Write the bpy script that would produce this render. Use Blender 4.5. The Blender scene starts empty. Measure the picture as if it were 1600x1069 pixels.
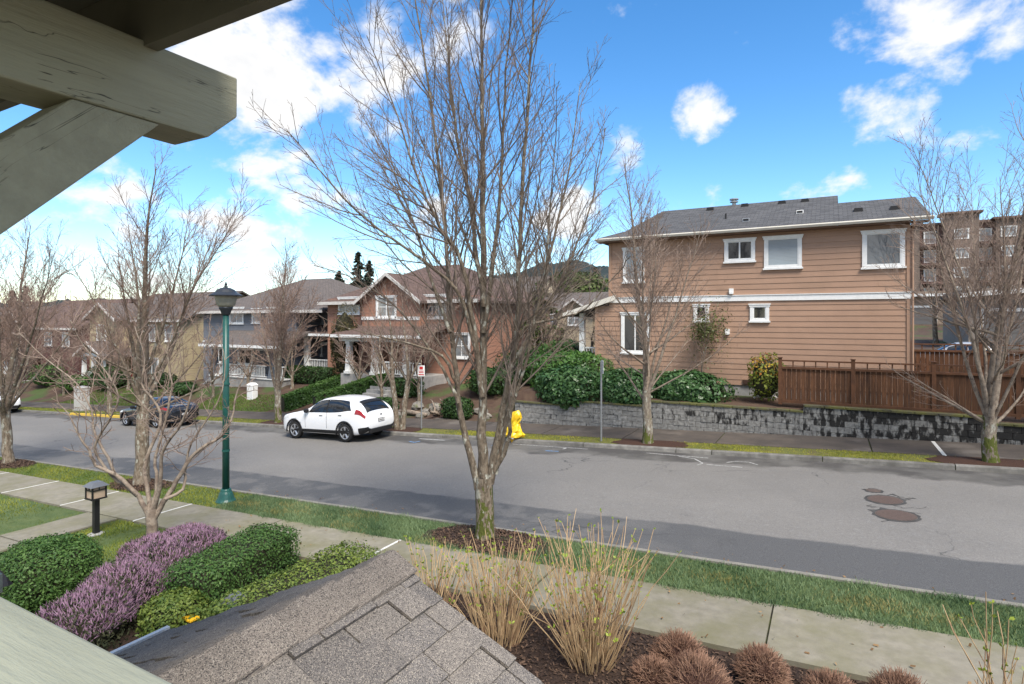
import bpy, math, random
import numpy as np
from mathutils import Vector, Matrix

# ------------------------------------------------------------------ camera, light, sky
RAD = math.radians
FPX, HV, YAW, CAMZ, GR = 905.0, 500.0, RAD(28.7), 4.0, 0.047
SY, CY = math.sin(YAW), math.cos(YAW)
SC = bpy.context.scene
COL = SC.collection
cam_d = bpy.data.cameras.new('camera')
cam_d.sensor_width = 36.0
cam_d.lens = FPX / 1600 * 36
cam_d.shift_y = -(534.5 - HV) / 1600
cam_d.clip_start, cam_d.clip_end = 0.05, 6000
cam = bpy.data.objects.new('camera', cam_d)
cam.location = (0, 0, CAMZ)
cam.rotation_euler = (RAD(90), 0, YAW)
COL.objects.link(cam)
SC.camera = cam

SUN_EL, SUN_AZ = RAD(54), RAD(130)          # azimuth clockwise from +Y (across the street)
sun_d = bpy.data.lights.new('sun', 'SUN')
sun_d.energy = 3.0
sun_d.angle = RAD(24)
sun_d.color = (1.0, 0.93, 0.83)
sun = bpy.data.objects.new('sun', sun_d)
sv = Vector((math.sin(SUN_AZ) * math.cos(SUN_EL), math.cos(SUN_AZ) * math.cos(SUN_EL), math.sin(SUN_EL)))
sun.rotation_euler = sv.to_track_quat('Z', 'Y').to_euler()
sun.location = (0, -20, 40)
COL.objects.link(sun)
SC.view_settings.view_transform = 'Standard'
SC.view_settings.look = 'None'
SC.view_settings.gamma = 1.0
SC.view_settings.exposure = 1.04
SC.cycles.use_adaptive_sampling = True
SC.cycles.max_bounces = 6
SC.cycles.transparent_max_bounces = 4


def ray(u, v):
    cx = (u - 800) / FPX
    return Vector((-SY + CY * cx, CY + SY * cx, -(v - HV) / FPX))


def gpt(u, v, dz=0.0):
    """point of the sloping street plane seen at a photo pixel"""
    d = ray(u, v)
    t = (dz - CAMZ) / (d.z - GR * d.x)
    return Vector((d.x * t, d.y * t, CAMZ + d.z * t))


def onY(u, v, Y):
    d = ray(u, v)
    t = Y / d.y
    return d.x * t, CAMZ + d.z * t


def atd(u, v, t):
    d = ray(u, v)
    return Vector((d.x * t, d.y * t, CAMZ + d.z * t))


def world_sky():
    w = bpy.data.worlds.new('World')
    SC.world = w
    w.use_nodes = True
    nt = w.node_tree
    N, L = nt.nodes, nt.links
    N.clear()
    out = N.new('ShaderNodeOutputWorld')
    bg = N.new('ShaderNodeBackground')
    bg.inputs['Strength'].default_value = 0.105
    sky = N.new('ShaderNodeTexSky')
    sky.sky_type = 'NISHITA'
    sky.sun_disc = False
    sky.sun_elevation = SUN_EL
    sky.sun_rotation = SUN_AZ
    sky.altitude = 50
    sky.air_density = 1.0
    sky.dust_density = 0.0
    sky.ozone_density = 2.2
    hsv = N.new('ShaderNodeHueSaturation')
    hsv.inputs['Saturation'].default_value = 1.3
    hsv.inputs['Value'].default_value = 1.14
    L.new(sky.outputs[0], hsv.inputs['Color'])
    tc = N.new('ShaderNodeTexCoord')
    sep = N.new('ShaderNodeSeparateXYZ')
    L.new(tc.outputs['Generated'], sep.inputs[0])

    def math_(op, a, b=None, clamp=False):
        m = N.new('ShaderNodeMath')
        m.operation = op
        m.use_clamp = clamp
        for i, x in enumerate((a, b)):
            if x is None:
                continue
            if isinstance(x, (int, float)):
                m.inputs[i].default_value = x
            else:
                L.new(x, m.inputs[i])
        return m.outputs[0]

    # cloud layer seen in perspective: direction divided by its height
    h = math_('ADD', math_('MAXIMUM', sep.outputs[2], 0.0), 0.55)
    comb = N.new('ShaderNodeCombineXYZ')
    L.new(math_('DIVIDE', sep.outputs[0], h), comb.inputs[0])
    L.new(math_('DIVIDE', sep.outputs[1], h), comb.inputs[1])

    def noise(scale, detail, rough, dist=0.0, w_=0.0):
        n = N.new('ShaderNodeTexNoise')
        n.noise_dimensions = '4D'
        n.inputs['W'].default_value = w_
        n.inputs['Scale'].default_value = scale
        n.inputs['Detail'].default_value = detail
        n.inputs['Roughness'].default_value = rough
        n.inputs['Distortion'].default_value = dist
        L.new(comb.outputs[0], n.inputs['Vector'])
        return n.outputs[0]

    big = noise(1.6, 2, 0.5, 0.2, 3.1)
    fine = noise(6.2, 9, 0.58, 0.15, 1.7)
    blobs = None
    # the clouds of the photograph, each a direction with an angular radius
    for u, v, r, s in ((450, 50, 13, 1.0), (385, 95, 9, 1.1), (580, 60, 9, .9), (690, 20, 9, .75), (600, 230, 7, .6), (670, 300, 7, .5),
                       (1100, 172, 4.8, .85), (1350, 178, 3.6, .72), (1395, 162, 3.6, .72), (1395, 15, 6, .8), (1480, 30, 5.5, .85), (1560, 5, 5, .6), (1275, 290, 7, .4), (955, 25, 4.5, .5),
                       (440, 290, 6, .6), (330, 345, 7, .54), (560, 350, 7, .45), (160, 320, 6, .52), (60, 330, 7, .54), (440, 370, 7, .52), (880, 330, 5, .55),
                       (1040, 320, 4, .6), (270, 240, 3, .5), (700, 160, 8, .55), (540, 420, 5, .35), (240, 400, 6, .4), (90, 400, 6, .4)):
        d = ray(u, v).normalized()
        dot = N.new('ShaderNodeVectorMath')
        dot.operation = 'DOT_PRODUCT'
        dot.inputs[1].default_value = d
        L.new(tc.outputs['Generated'], dot.inputs[0])
        mr = N.new('ShaderNodeMapRange')
        mr.interpolation_type = 'SMOOTHSTEP'
        mr.inputs['From Min'].default_value = math.cos(RAD(r))
        mr.inputs['From Max'].default_value = math.cos(RAD(r * 0.1))
        mr.inputs['To Max'].default_value = s
        L.new(dot.outputs['Value'], mr.inputs['Value'])
        blobs = mr.outputs[0] if blobs is None else math_('MAXIMUM', blobs, mr.outputs[0])
    # outside the view: denser unseen cloud, added for brighter, more neutral fill light
    behind = N.new('ShaderNodeMapRange')
    dot = N.new('ShaderNodeVectorMath')
    dot.operation = 'DOT_PRODUCT'
    dot.inputs[1].default_value = Vector((-SY, CY, 0.25)).normalized()
    L.new(tc.outputs['Generated'], dot.inputs[0])
    behind.inputs['From Min'].default_value = 0.72
    behind.inputs['From Max'].default_value = 0.5
    behind.inputs['To Max'].default_value = 1.0
    L.new(dot.outputs['Value'], behind.inputs['Value'])
    gen = N.new('ShaderNodeMapRange')
    gen.inputs['From Min'].default_value = 0.28
    gen.inputs['From Max'].default_value = 0.46
    L.new(big, gen.inputs['Value'])
    blobs = math_('MAXIMUM', blobs, math_('MULTIPLY', gen.outputs[0], behind.outputs[0]))
    dens = math_('ADD', math_('MULTIPLY', math_('SUBTRACT', fine, 0.5), 5.0), math_('MULTIPLY', blobs, 1.05))
    cov = N.new('ShaderNodeMapRange')
    cov.interpolation_type = 'SMOOTHSTEP'
    cov.inputs['From Min'].default_value = 0.50
    cov.inputs['From Max'].default_value = 1.25
    L.new(dens, cov.inputs['Value'])
    # cloud tone: bright tops, soft grey where it is thick
    tone = N.new('ShaderNodeMapRange')
    tone.inputs['From Min'].default_value = 1.0
    tone.inputs['From Max'].default_value = 2.4
    L.new(dens, tone.inputs['Value'])
    ccol = N.new('ShaderNodeMix')
    ccol.data_type = 'RGBA'
    L.new(tone.outputs[0], ccol.inputs['Factor'])
    ccol.inputs['A'].default_value = (5.1, 5.05, 5.0, 1)
    ccol.inputs['B'].default_value = (3.9, 4.0, 4.15, 1)
    mix = N.new('ShaderNodeMix')
    mix.data_type = 'RGBA'
    L.new(cov.outputs[0], mix.inputs['Factor'])
    L.new(hsv.outputs[0], mix.inputs['A'])
    L.new(ccol.outputs['Result'], mix.inputs['B'])
    L.new(mix.outputs['Result'], bg.inputs['Color'])
    L.new(bg.outputs[0], out.inputs[0])


world_sky()

# ------------------------------------------------------------------ helpers
WL = {}


def S(a, b, x):
    t = min(1, max(0, (x - a) / (b - a)))
    return t * t * (3 - 2 * t)


def tag(o, label=None, cat=None, group=None, kind=None):
    if label:
        o['label'] = label
    if cat:
        o['category'] = cat
    if group:
        o['group'] = group
    if kind:
        o['kind'] = kind
    return o


def thing(name, label, cat, loc=(0, 0, 0), group=None, rz=0.0):
    o = bpy.data.objects.new(name, None)
    o.empty_display_size = 0.2
    COL.objects.link(o)
    o.location = loc
    o.rotation_euler = (0, 0, rz)
    WL[o] = Vector(loc)
    return tag(o, label, cat, group)


class MB:
    def __init__(s):
        s.v, s.f = [], []

    def add(s, vs, fs):
        o = len(s.v)
        s.v += [tuple(p) for p in vs]
        s.f += [tuple(i + o for i in f) for f in fs]
        return s

    def box(s, x0, y0, z0, x1, y1, z1):
        x0, x1 = min(x0, x1), max(x0, x1)
        y0, y1 = min(y0, y1), max(y0, y1)
        z0, z1 = min(z0, z1), max(z0, z1)
        return s.add([(x0, y0, z0), (x1, y0, z0), (x1, y1, z0), (x0, y1, z0), (x0, y0, z1), (x1, y0, z1), (x1, y1, z1), (x0, y1, z1)],
                     [(3, 2, 1, 0), (4, 5, 6, 7), (0, 1, 5, 4), (1, 2, 6, 5), (2, 3, 7, 6), (3, 0, 4, 7)])

    def hexa(s, b, t):
        """four bottom points, four top points (counter-clockwise from above)"""
        return s.add(list(b) + list(t), [(3, 2, 1, 0), (4, 5, 6, 7), (0, 1, 5, 4), (1, 2, 6, 5), (2, 3, 7, 6), (3, 0, 4, 7)])

    def prism(s, pts, axis, a, b):
        """polygon in the plane across an axis, extruded from a to b; pts are the two other coordinates in xyz order"""
        n = len(pts)

        def mk(p, q):
            l = list(p)
            l.insert(axis, q)
            return tuple(l)
        vs = [mk(p, a) for p in pts] + [mk(p, b) for p in pts]
        fs = [tuple(range(n - 1, -1, -1)), tuple(range(n, 2 * n))]
        fs += [(i, (i + 1) % n, n + (i + 1) % n, n + i) for i in range(n)]
        return s.add(vs, fs)

    def tube(s, pts, rad, k=6, cap=True):
        n = len(pts)
        pts = [Vector(p) for p in pts]
        d0 = (pts[1] - pts[0]).normalized()
        ref = Vector((0, 0, 1)) if abs(d0.z) < .9 else Vector((1, 0, 0))
        a = d0.cross(ref).normalized()
        vs = []
        for i, p in enumerate(pts):
            d = (pts[min(i + 1, n - 1)] - pts[max(i - 1, 0)])
            if d.length < 1e-9:
                d = d0
            d.normalize()
            a = (a - d * a.dot(d))
            if a.length < 1e-6:
                a = d.orthogonal()
            a.normalize()
            b = d.cross(a)
            r = rad[i] if hasattr(rad, '__len__') else rad
            for j in range(k):
                an = 2 * math.pi * j / k
                vs.append(p + (a * math.cos(an) + b * math.sin(an)) * r)
        fs = []
        for i in range(n - 1):
            for j in range(k):
                j2 = (j + 1) % k
                fs.append((i * k + j, i * k + j2, (i + 1) * k + j2, (i + 1) * k + j))
        if cap:
            fs.append(tuple(range(k - 1, -1, -1)))
            fs.append(tuple((n - 1) * k + j for j in range(k)))
        return s.add(vs, fs)

    def lathe(s, prof, k=16, c=(0, 0, 0), rot=0.0):
        vs = []
        for r, z in prof:
            for j in range(k):
                an = 2 * math.pi * j / k + rot
                vs.append((c[0] + r * math.cos(an), c[1] + r * math.sin(an), c[2] + z))
        n = len(prof)
        fs = []
        for i in range(n - 1):
            for j in range(k):
                j2 = (j + 1) % k
                fs.append((i * k + j, i * k + j2, (i + 1) * k + j2, (i + 1) * k + j))
        fs.append(tuple(range(k - 1, -1, -1)))
        fs.append(tuple((n - 1) * k + j for j in range(k)))
        return s.add(vs, fs)

    def mesh(s, name, mat, off=None, smooth=False):
        me = bpy.data.meshes.new(name)
        v = s.v if off is None else [(a - off[0], b - off[1], c - off[2]) for a, b, c in s.v]
        me.from_pydata(v, [], s.f)
        if mat is not None:
            me.materials.append(mat)
        if smooth:
            me.polygons.foreach_set('use_smooth', [True] * len(me.polygons))
        me.update()
        return me

    def build(s, name, mat, parent=None, loc=None, smooth=False, bevel=0.0, local=False, kind=None, label=None):
        """world coordinates unless local; a child takes its parent's origin, a top-level mesh takes loc"""
        off = None
        if parent is not None:
            off = None if local else WL[parent]
        elif loc is not None:
            off = None if local else Vector(loc)
        me = s.mesh(name, mat, off, smooth)
        o = bpy.data.objects.new(name, me)
        COL.objects.link(o)
        if parent is not None:
            o.parent = parent
            WL[o] = WL[parent].copy()
        else:
            o.location = loc or (0, 0, 0)
            WL[o] = Vector(loc or (0, 0, 0))
        if bevel:
            m = o.modifiers.new('bevel', 'BEVEL')
            m.width = bevel
            m.segments = 2
            m.limit_method = 'ANGLE'
        if kind:
            o['kind'] = kind
        if label:
            o['label'] = label
        return o


_cube = {}


def unit_cube(mat, chamfer=0.0, key=None):
    k = (mat.name, chamfer, key)
    if k not in _cube:
        if chamfer:
            c = chamfer
            h = .5
            vs, fs = [], []
            import bmesh
            bm = bmesh.new()
            bmesh.ops.create_cube(bm, size=1)
            bmesh.ops.bevel(bm, geom=bm.edges[:], offset=c, segments=1, affect='EDGES')
            me = bpy.data.meshes.new('piece')
            bm.to_mesh(me)
            bm.free()
        else:
            me = MB().box(-.5, -.5, -.5, .5, .5, .5).mesh('piece', None)
        me.materials.append(mat)
        _cube[k] = me
    return _cube[k]


def piece(name, me, parent, c, size, rot=(0, 0, 0)):
    o = bpy.data.objects.new(name, me)
    COL.objects.link(o)
    o.parent = parent
    o.location = Vector(c) - WL[parent]
    o.scale = size
    o.rotation_euler = rot
    WL[o] = Vector(c)
    return o


def copy_tree(o, parent=None):
    c = o.copy()
    COL.objects.link(c)
    c.parent = parent
    for ch in list(o.children):
        copy_tree(ch, c)
    return c


def np_mesh(name, V, Fc, mat, rnd=None, smooth=False):
    """V (n,3), Fc (m,k) index array"""
    me = bpy.data.meshes.new(name)
    V = np.asarray(V, dtype=np.float32)
    Fc = np.asarray(Fc, dtype=np.int32)
    m, k = Fc.shape
    me.vertices.add(len(V))
    me.vertices.foreach_set('co', V.ravel())
    me.loops.add(m * k)
    me.loops.foreach_set('vertex_index', Fc.ravel())
    me.polygons.add(m)
    me.polygons.foreach_set('loop_start', np.arange(m, dtype=np.int32) * k)
    if rnd is not None:
        at = me.attributes.new('rnd', 'FLOAT', 'POINT')
        at.data.foreach_set('value', np.asarray(rnd, dtype=np.float32))
    me.materials.append(mat)
    me.update(calc_edges=True)
    me.validate()
    return me


def link(name, me, parent=None, loc=(0, 0, 0), kind=None):
    o = bpy.data.objects.new(name, me)
    COL.objects.link(o)
    if parent is not None:
        o.parent = parent
        WL[o] = WL[parent].copy()
    else:
        o.location = loc
        WL[o] = Vector(loc)
    if kind:
        o['kind'] = kind
    return o


# ------------------------------------------------------------------ materials
def M(name, c1, c2=None, scale=4.0, detail=5, rough=0.8, bump=0.0, bscale=None, rnd=0.0, spec=0.3, stretch=(1, 1, 1),
      lo=0.35, hi=0.65, c3=None, s3=1.0, lo3=0.55, hi3=0.7, metallic=0.0, attr=False, extra=None, coat=0.0, dist=0.02):
    m = bpy.data.materials.new(name)
    m.use_nodes = True
    nt = m.node_tree
    N, L = nt.nodes, nt.links
    b = N['Principled BSDF']
    b.inputs['Roughness'].default_value = rough
    b.inputs['Specular IOR Level'].default_value = spec
    b.inputs['Metallic'].default_value = metallic
    b.inputs['Coat Weight'].default_value = coat
    geo = N.new('ShaderNodeNewGeometry')
    mp = N.new('ShaderNodeMapping')
    mp.inputs['Scale'].default_value = stretch
    L.new(geo.outputs['Position'], mp.inputs['Vector'])

    def noise(sc, dt=detail, vec=None):
        n = N.new('ShaderNodeTexNoise')
        n.inputs['Scale'].default_value = sc
        n.inputs['Detail'].default_value = dt
        n.inputs['Roughness'].default_value = 0.6
        L.new(vec or mp.outputs[0], n.inputs['Vector'])
        return n.outputs[0]

    def ramp(x, a, c):
        r = N.new('ShaderNodeMapRange')
        r.inputs['From Min'].default_value = a
        r.inputs['From Max'].default_value = c
        L.new(x, r.inputs['Value'])
        return r.outputs[0]

    def mixc(f, a, c):
        x = N.new('ShaderNodeMix')
        x.data_type = 'RGBA'
        if isinstance(f, float):
            x.inputs['Factor'].default_value = f
        else:
            L.new(f, x.inputs['Factor'])
        for sck, val in (('A', a), ('B', c)):
            if isinstance(val, tuple):
                x.inputs[sck].default_value = val + (1,) if len(val) == 3 else val
            else:
                L.new(val, x.inputs[sck])
        return x.outputs['Result']

    col = c1
    if c2 is not None:
        if attr:
            at = N.new('ShaderNodeAttribute')
            at.attribute_name = 'rnd'
            col = mixc(at.outputs['Fac'], c1, c2)
        else:
            col = mixc(ramp(noise(scale), lo, hi), c1, c2)
    if c3 is not None:
        col = mixc(ramp(noise(s3, 6), lo3, hi3), col, c3)
    if extra is not None:
        col = extra(N, L, col, mixc, noise, ramp, geo)
    if rnd:
        oi = N.new('ShaderNodeObjectInfo')
        h = N.new('ShaderNodeHueSaturation')
        r = N.new('ShaderNodeMapRange')
        r.inputs['To Min'].default_value = 1 - rnd
        r.inputs['To Max'].default_value = 1 + rnd
        L.new(oi.outputs['Random'], r.inputs['Value'])
        L.new(r.outputs[0], h.inputs['Value'])
        if isinstance(col, tuple):
            h.inputs['Color'].default_value = col + (1,)
        else:
            L.new(col, h.inputs['Color'])
        col = h.outputs[0]
    if isinstance(col, tuple):
        b.inputs['Base Color'].default_value = col + (1,)
    else:
        L.new(col, b.inputs['Base Color'])
    if bump:
        bp = N.new('ShaderNodeBump')
        bp.inputs['Strength'].default_value = bump
        bp.inputs['Distance'].default_value = dist
        L.new(noise(bscale or scale * 3, 6), bp.inputs['Height'])
        L.new(bp.outputs[0], b.inputs['Normal'])
    return m


def leafmat(name, c1, c2, rough=0.55, trans=0.25):
    m = M(name, c1, c2, attr=True, rough=rough, spec=0.35)
    nt = m.node_tree
    N, L = nt.nodes, nt.links
    b = N['Principled BSDF']
    tr = N.new('ShaderNodeBsdfTranslucent')
    src = b.inputs['Base Color'].links[0].from_socket
    L.new(src, tr.inputs['Color'])
    mx = N.new('ShaderNodeMixShader')
    mx.inputs[0].default_value = trans
    L.new(b.outputs[0], mx.inputs[1])
    L.new(tr.outputs[0], mx.inputs[2])
    L.new(mx.outputs[0], N['Material Output'].inputs['Surface'])
    return m


def lapmat(name, c, expo=0.2, rnd_c=0.12, dark=0.55, axis=2):
    """far lap siding or shingle courses: thin shadow line relief"""
    def ex(N, L, col, mixc, noise, ramp, geo):
        return col
    m = M(name, c, tuple(x * (1 - rnd_c) for x in c), scale=1.3, rough=0.75, extra=ex)
    nt = m.node_tree
    N, L = nt.nodes, nt.links
    geo = N.new('ShaderNodeNewGeometry')
    sp = N.new('ShaderNodeSeparateXYZ')
    L.new(geo.outputs['Position'], sp.inputs[0])
    d = N.new('ShaderNodeMath')
    d.operation = 'DIVIDE'
    d.inputs[1].default_value = expo
    L.new(sp.outputs[axis], d.inputs[0])
    fr = N.new('ShaderNodeMath')
    fr.operation = 'FRACT'
    L.new(d.outputs[0], fr.inputs[0])
    bp = N.new('ShaderNodeBump')
    bp.invert = True
    bp.inputs['Strength'].default_value = 0.9
    bp.inputs['Distance'].default_value = 0.03
    L.new(fr.outputs[0], bp.inputs['Height'])
    L.new(bp.outputs[0], N['Principled BSDF'].inputs['Normal'])
    return m


def shinglemat(name, c1, c2, sx=0.3, sy=0.14, axes=(0, 1)):
    """far asphalt shingles: staggered tabs with tone and relief"""
    m = bpy.data.materials.new(name)
    m.use_nodes = True
    N, L = m.node_tree.nodes, m.node_tree.links
    b = N['Principled BSDF']
    b.inputs['Roughness'].default_value = 0.9
    b.inputs['Specular IOR Level'].default_value = 0.2
    geo = N.new('ShaderNodeNewGeometry')
    sp = N.new('ShaderNodeSeparateXYZ')
    L.new(geo.outputs['Position'], sp.inputs[0])
    cb = N.new('ShaderNodeCombineXYZ')
    L.new(sp.outputs[axes[0]], cb.inputs[0])
    L.new(sp.outputs[axes[1]], cb.inputs[1])
    br = N.new('ShaderNodeTexBrick')
    br.inputs['Scale'].default_value = 1.0
    br.inputs['Brick Width'].default_value = sx
    br.inputs['Row Height'].default_value = sy
    br.inputs['Mortar Size'].default_value = 0.012
    br.inputs['Bias'].default_value = 0.0
    br.inputs['Color1'].default_value = c1 + (1,)
    br.inputs['Color2'].default_value = c2 + (1,)
    br.inputs['Mortar'].default_value = tuple(x * .45 for x in c1) + (1,)
    L.new(cb.outputs[0], br.inputs['Vector'])
    n = N.new('ShaderNodeTexNoise')
    n.inputs['Scale'].default_value = 30
    L.new(geo.outputs['Position'], n.inputs['Vector'])
    mx = N.new('ShaderNodeMix')
    mx.data_type = 'RGBA'
    mx.blend_type = 'MULTIPLY'
    mx.inputs['Factor'].default_value = 0.5
    L.new(br.outputs['Color'], mx.inputs['A'])
    L.new(n.outputs[0], mx.inputs['B'])
    L.new(mx.outputs['Result'], b.inputs['Base Color'])
    bp = N.new('ShaderNodeBump')
    bp.invert = True
    bp.inputs['Strength'].default_value = 0.5
    bp.inputs['Distance'].default_value = 0.02
    L.new(br.outputs['Fac'], bp.inputs['Height'])
    L.new(bp.outputs[0], b.inputs['Normal'])
    return m


def zmix(z0, z1, c, noisy=1.0, sc=6.0, by=2):
    """a colour that takes over below a height, broken by noise (moss, dirt with its own shape)"""
    def ex(N, L, col, mixc, noise, ramp, geo):
        sp = N.new('ShaderNodeSeparateXYZ')
        L.new(geo.outputs['Position'], sp.inputs[0])
        a = N.new('ShaderNodeMath')
        a.operation = 'MULTIPLY_ADD'
        L.new(noise(sc, 5), a.inputs[0])
        a.inputs[1].default_value = noisy
        L.new(sp.outputs[by], a.inputs[2])
        return mixc(ramp(a.outputs[0], z1 + noisy * .5, z0 + noisy * .5), col, c)
    return ex


TRIMF = M('weathered_white_trim', (.60, .57, .53), (.50, .47, .44), scale=4, rough=.6)
WHITE = M('white_trim_paint', (.78, .78, .76), (.70, .70, .68), scale=6, rough=.5, spec=.4)
GLASS = M('window_glass', (.018, .020, .022), rough=.04, spec=.9)
GLASSB = lapmat('window_glass_with_blind', (.27, .31, .33), .052)
GLASSB.node_tree.nodes['Principled BSDF'].inputs['Coat Weight'].default_value = 1.0
GLASSB.node_tree.nodes['Principled BSDF'].inputs['Coat Roughness'].default_value = 0.03
GLASSW = M('window_glass_pale', (.30, .31, .31), (.13, .14, .15), scale=1.5, rough=.06, spec=.9)
BLACK = M('black_metal', (.012, .012, .013), rough=.45, spec=.5)
STEEL = M('galvanised_steel', (.38, .39, .40), (.30, .31, .32), scale=20, rough=.45, metallic=.6)
CONC = M('foundation_concrete', (.36, .35, .33), (.27, .26, .25), scale=3, rough=.9, bump=.2)
# ------------------------------------------------------------------ terrain
YN, YF = 10.05, 18.55                 # near and far edge of the carriageway
SLOPE = -math.atan(GR)
XW0 = -11.9                           # left end of the retaining wall


def g0(x):
    if x < -80:
        return GR * -80 + (x + 80) * .012
    if x > 50:
        return GR * 50 + (x - 50) * .02
    return GR * x


def G(x, y):
    b = g0(x)
    if y <= 22.06:
        if 9.9 < y < 18.7:
            return b - .06
        return b + .06
    left = b + .06 + 1.15 * S(22.2, 27.0, y) + 1.2 * S(36, 70, y)
    right = .93 + .1 * S(22.3, 24, y) + 1.25 * S(29, 42, y) * S(-4, 6, x) + 3.0 * S(45, 110, y) * S(-25, 10, x)
    k = S(-13.5, -11.6, x)
    return left + (right - left) * k


def terrain():
    xs = list(np.arange(-75, 30.01, 1.5)) + [-700, -500, -350, -260, -200, -160, -130, -110, -95, -85, 34, 40, 50, 65, 90, 130, 200, 320, 500, -13.4, -12.8, -12.2, -11.7]
    ys = [-60, -30, -15, -6, 0, 4, 7.2, 8.8, 9.85, 9.95, 14, 18.65, 18.8, 20, 21, 22.05, 22.25, 22.8, 23.4, 24, 24.7, 25.5, 26.3, 27, 28, 29.5, 31, 33, 35, 37, 39, 42, 46, 50, 56, 64, 74, 86, 100,
          120, 150, 200, 280, 400, 600, 900, 1400, 2200]
    xs = sorted(set(round(float(x), 3) for x in xs))
    V, Fc = [], []
    for y in ys:
        for x in xs:
            V.append((x, y, G(x, y)))
    n = len(xs)
    for j in range(len(ys) - 1):
        for i in range(n - 1):
            Fc.append((j * n + i, j * n + i + 1, (j + 1) * n + i + 1, (j + 1) * n + i))
    mat = M('garden_ground', (.062, .036, .026), (.095, .062, .042), scale=1.6, rough=.95, bump=.6, bscale=9, c3=(.055, .085, .024), s3=.35, lo3=.5, hi3=.6, dist=.05)
    o = link('ground', np_mesh('ground', V, Fc, mat), kind='structure')


terrain()

# ------------------------------------------------------------------ road
def road_mat():
    def ex(N, L, col, mixc, noise, ramp, geo):
        sp = N.new('ShaderNodeSeparateXYZ')
        L.new(geo.outputs['Position'], sp.inputs[0])

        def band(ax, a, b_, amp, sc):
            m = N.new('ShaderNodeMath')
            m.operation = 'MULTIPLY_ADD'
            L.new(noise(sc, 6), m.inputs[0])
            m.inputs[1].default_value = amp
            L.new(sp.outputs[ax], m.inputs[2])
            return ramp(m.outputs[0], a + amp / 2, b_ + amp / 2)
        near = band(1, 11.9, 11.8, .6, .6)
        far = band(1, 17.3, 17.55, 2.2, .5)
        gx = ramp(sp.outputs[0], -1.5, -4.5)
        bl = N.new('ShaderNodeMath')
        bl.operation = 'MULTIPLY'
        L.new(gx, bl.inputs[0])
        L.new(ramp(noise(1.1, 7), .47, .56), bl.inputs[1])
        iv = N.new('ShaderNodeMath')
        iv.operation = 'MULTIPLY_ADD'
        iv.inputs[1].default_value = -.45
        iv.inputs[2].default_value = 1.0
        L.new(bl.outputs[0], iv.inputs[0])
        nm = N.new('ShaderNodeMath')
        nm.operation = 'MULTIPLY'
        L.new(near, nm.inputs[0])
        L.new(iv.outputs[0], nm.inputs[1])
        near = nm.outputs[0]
        spk = ramp(noise(75, 3), .38, .66)
        col = mixc(ramp(noise(.22, 7), .40, .62), col, (.150, .143, .133))
        col = mixc(ramp(noise(7, 6), .52, .72), col, (.215, .21, .20))
        grit_ = ramp(noise(24, 4), .36, .64)
        col = mixc(grit_, mixc(.28, col, (.085, .082, .078)), mixc(.18, col, (.36, .34, .31)))
        lane = band(1, 13.6, 14.4, 1.4, .3)
        col = mixc(lane, col, mixc(.22, col, (.10, .097, .09)))
        col = mixc(spk, mixc(.5, col, (.10, .098, .094)), mixc(.35, col, (.31, .29, .265)))
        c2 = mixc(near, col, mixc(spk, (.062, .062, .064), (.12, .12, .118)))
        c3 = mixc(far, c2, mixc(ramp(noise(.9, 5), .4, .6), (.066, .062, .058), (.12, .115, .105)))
        # cracks and tar
        v = N.new('ShaderNodeTexVoronoi')
        v.feature = 'DISTANCE_TO_EDGE'
        v.inputs['Scale'].default_value = .33
        wn = N.new('ShaderNodeTexNoise')
        wn.inputs['Scale'].default_value = 1.1
        wn.inputs['Detail'].default_value = 5
        L.new(geo.outputs['Position'], wn.inputs['Vector'])
        va = N.new('ShaderNodeVectorMath')
        va.operation = 'MULTIPLY_ADD'
        L.new(wn.outputs['Color'], va.inputs[0])
        va.inputs[1].default_value = (1.6, 1.6, 0)
        L.new(geo.outputs['Position'], va.inputs[2])
        L.new(va.outputs[0], v.inputs['Vector'])
        cr = ramp(v.outputs['Distance'], .008, .0)
        g = N.new('ShaderNodeMath')
        g.operation = 'MULTIPLY'
        L.new(cr, g.inputs[0])
        L.new(ramp(noise(.23, 3), .5, .62), g.inputs[1])
        return mixc(g.outputs[0], c3, (.05, .05, .05))
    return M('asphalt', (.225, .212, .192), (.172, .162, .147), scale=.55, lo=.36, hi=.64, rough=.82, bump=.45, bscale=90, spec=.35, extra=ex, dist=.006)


def sheet(name, x0, x1, y0, y1, dz, mat, step=2.0, kind=None, parent=None, n_y=1, wob=0.0, thick=0.0, flat=True):
    V, Fc = [], []
    n = max(1, int((x1 - x0) / step))
    rs = random.Random(name + str(x0))
    for j in range(n_y + 1):
        for i in range(n + 1):
            x = x0 + (x1 - x0) * i / n
            y = y0 + (y1 - y0) * j / n_y
            if wob and j in (0, n_y):
                y += rs.uniform(-wob, wob)
            V.append((x, y, g0(x) + dz))
    for j in range(n_y):
        for i in range(n):
            a = j * (n + 1) + i
            Fc.append((a, a + 1, a + n + 2, a + n + 1))
    off = WL[parent] if parent is not None else Vector((0, 0, 0))
    V = [(a - off.x, b - off.y, c - off.z) for a, b, c in V]
    return link(name, np_mesh(name, V, Fc, mat), parent, kind=kind)


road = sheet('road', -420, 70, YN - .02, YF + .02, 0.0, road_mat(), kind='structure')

CRK = []
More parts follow.
